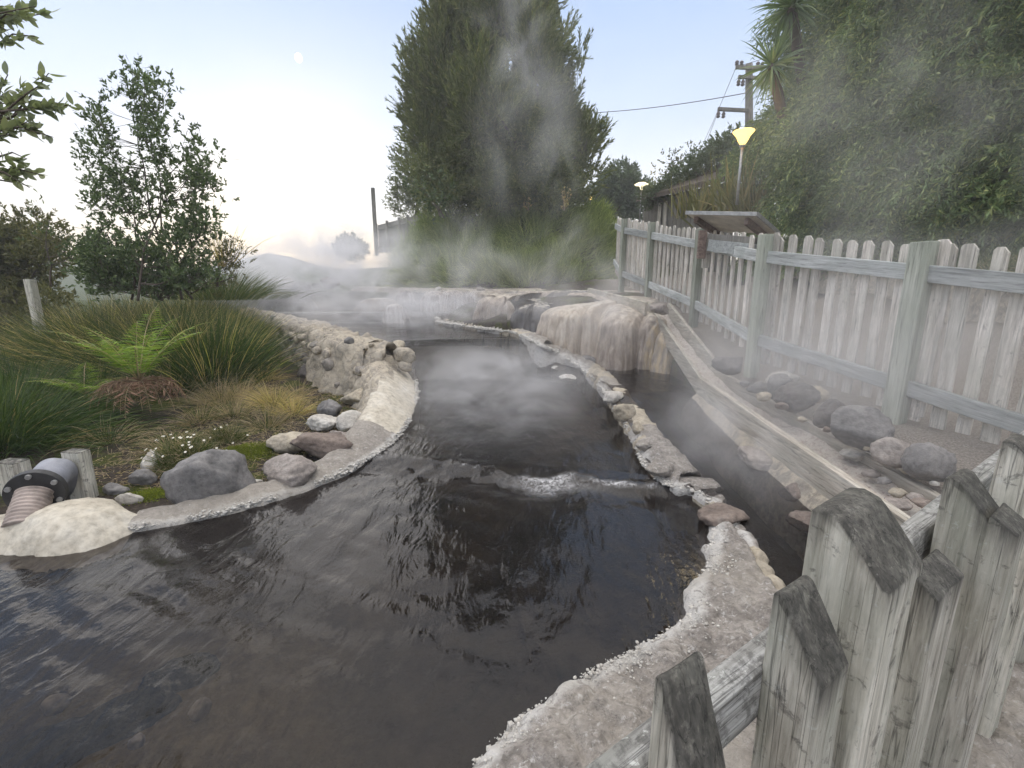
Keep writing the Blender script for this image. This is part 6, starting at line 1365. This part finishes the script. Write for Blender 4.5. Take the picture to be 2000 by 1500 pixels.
moss('moss between the kerb stones left of the big boulder', 290, 965, .16, .1, 3000)
# ================================================================ AIR: haze and steam
def cube_obj(name, lo, hi, m):
    mb = MB(); lo = np.array(lo, float); hi = np.array(hi, float); mb.box((lo+hi)/2, hi-lo); return mb.build(name, m)
hm = bpy.data.materials.new('haze_air'); hm.use_nodes = True; t = hm.node_tree; t.nodes.clear(); o_ = nd(t, 'ShaderNodeOutputMaterial'); pv = nd(t, 'ShaderNodeVolumePrincipled')
pv.inputs['Density'].default_value = .003; pv.inputs['Color'].default_value = (.86,.88,.95,1); pv.inputs['Anisotropy'].default_value = .2; t.links.new(pv.outputs[0], o_.inputs['Volume'])
hz = cube_obj('haze', (-720, -80, -6), (720, 1220, 17), hm); tag(hz, kind='stuff')
def steam(label, c, r, dens, scale=1.2, thr=.42, seed=0., stretch=(1, 1, 1), soft=.28, aniso=.25, step=1.0, rotz=0, flat=1.0):
    """one soft plume: an ellipsoid whose density falls to nothing at its skin and is broken up by rising noise"""
    m = bpy.data.materials.new('steam_vapour'); m.use_nodes = True; t = m.node_tree; t.nodes.clear(); o_ = nd(t, 'ShaderNodeOutputMaterial'); pv = nd(t, 'ShaderNodeVolumePrincipled')
    tc_ = nd(t, 'ShaderNodeTexCoord'); ln = nd(t, 'ShaderNodeVectorMath'); ln.operation = 'LENGTH'; t.links.new(tc_.outputs['Object'], ln.inputs[0])
    fall = nd(t, 'ShaderNodeMapRange'); fall.interpolation_type = 'SMOOTHSTEP'; fall.inputs['From Min'].default_value = 1.0; fall.inputs['From Max'].default_value = .0; t.links.new(ln.outputs['Value'], fall.inputs[0])
    v = wcoords(t, stretch); ad_ = nd(t, 'ShaderNodeVectorMath'); ad_.operation = 'ADD'; ad_.inputs[1].default_value = (seed, seed*.3, -seed*.6); t.links.new(v, ad_.inputs[0])
    n_ = noise(t, ad_.outputs[0], scale, 4.0, .55, 1.2)
    br = nd(t, 'ShaderNodeMapRange'); br.interpolation_type = 'SMOOTHSTEP'; br.inputs['From Min'].default_value = thr; br.inputs['From Max'].default_value = thr+soft; t.links.new(n_, br.inputs[0])
    dn = math_(t, 'MULTIPLY', math_(t, 'MULTIPLY', fall.outputs[0], br.outputs[0]), dens); t.links.new(dn, pv.inputs['Density'])
    pv.inputs['Color'].default_value = (.97,.97,1.0,1); pv.inputs['Anisotropy'].default_value = aniso; t.links.new(pv.outputs[0], o_.inputs['Volume'])
    V0, F0 = ICO3; o = mesh_np('steam', V0*1.02, F0, m, smooth=True); o.location = Vector([float(q) for q in c]); o.scale = r; o.rotation_euler = (0, 0, rotz)
    return tag(o, label, 'steam', 'steam rising from the hot stream', 'stuff')
def spx(px, py, y): return PY(px, py, y)
steam('thick white steam bank over the upper pool at the left', spx(600,530,13.0), (4.2, 2.4, 1.7), 2.0, 1.1, .38, 1., (1,1,1.6))
steam('white steam billowing up into the glow left of the mound', spx(690,480,15.0), (2.6, 1.6, 1.7), 1.3, .8, .40, 21., (1,1,1.))
steam('steam drifting in front of the grassy mound', spx(940,520,12.3), (4.6, 1.7, 1.0), .4, .7, .42, 3., (1,1,1.1))
steam('steam pouring over the right end of the mound', spx(1130,500,11.2), (2.0, 1.4, 1.2), .5, .8, .40, 23., (1,1,1.))
steam('steam column rising in front of the big tree', spx(1035,280,13.5), (2.2, 1.1, 3.0), .55, .6, .36, 5., (1.1,1.1,.8))
steam('thin steam over the top of the big tree', spx(1040,60,13.5), (2.2, 1.2, 2.6), .5, .7, .42, 7.)
steam('low steam over the middle pool', spx(800,600,9.3), (3.6, 2.2, .6), 1.4, 1.4, .38, 9., (1,1,2))
steam('low steam over the steep chute', spx(980,740,5.4), (1.6, 2.3, .5), 1.5, 1.5, .38, 11., (1,1,1.6))
steam('steam veil along the flume and picket fence', spx(1600,690,3.7), (1.7, 2.6, 1.1), .52, .9, .36, 13.)
steam('thin steam veil hanging before the tall hedge', spx(1780,300,4.2), (2.2, 1.3, 1.7), .42, .8, .36, 15.)
steam('wisps of steam over the side channel', spx(1420,850,3.6), (.9, 1.7, .4), 1.1, 1.8, .38, 17.)
steam('steam beside the flume head and terraces', spx(1150,600,7.0), (1.7, 1.6, .9), .9, 1.3, .40, 19.)
steam('wispy plume rising from the cascades toward the tree', spx(900,500,12.0), (1.3, .9, 1.5), .8, 1.0, .42, 25., (1.2,1.2,.6))
steam('wispy plume rising at the pole left of the mound', spx(790,480,13.5), (1.2, .9, 1.6), .9, 1.0, .42, 27., (1.2,1.2,.6))
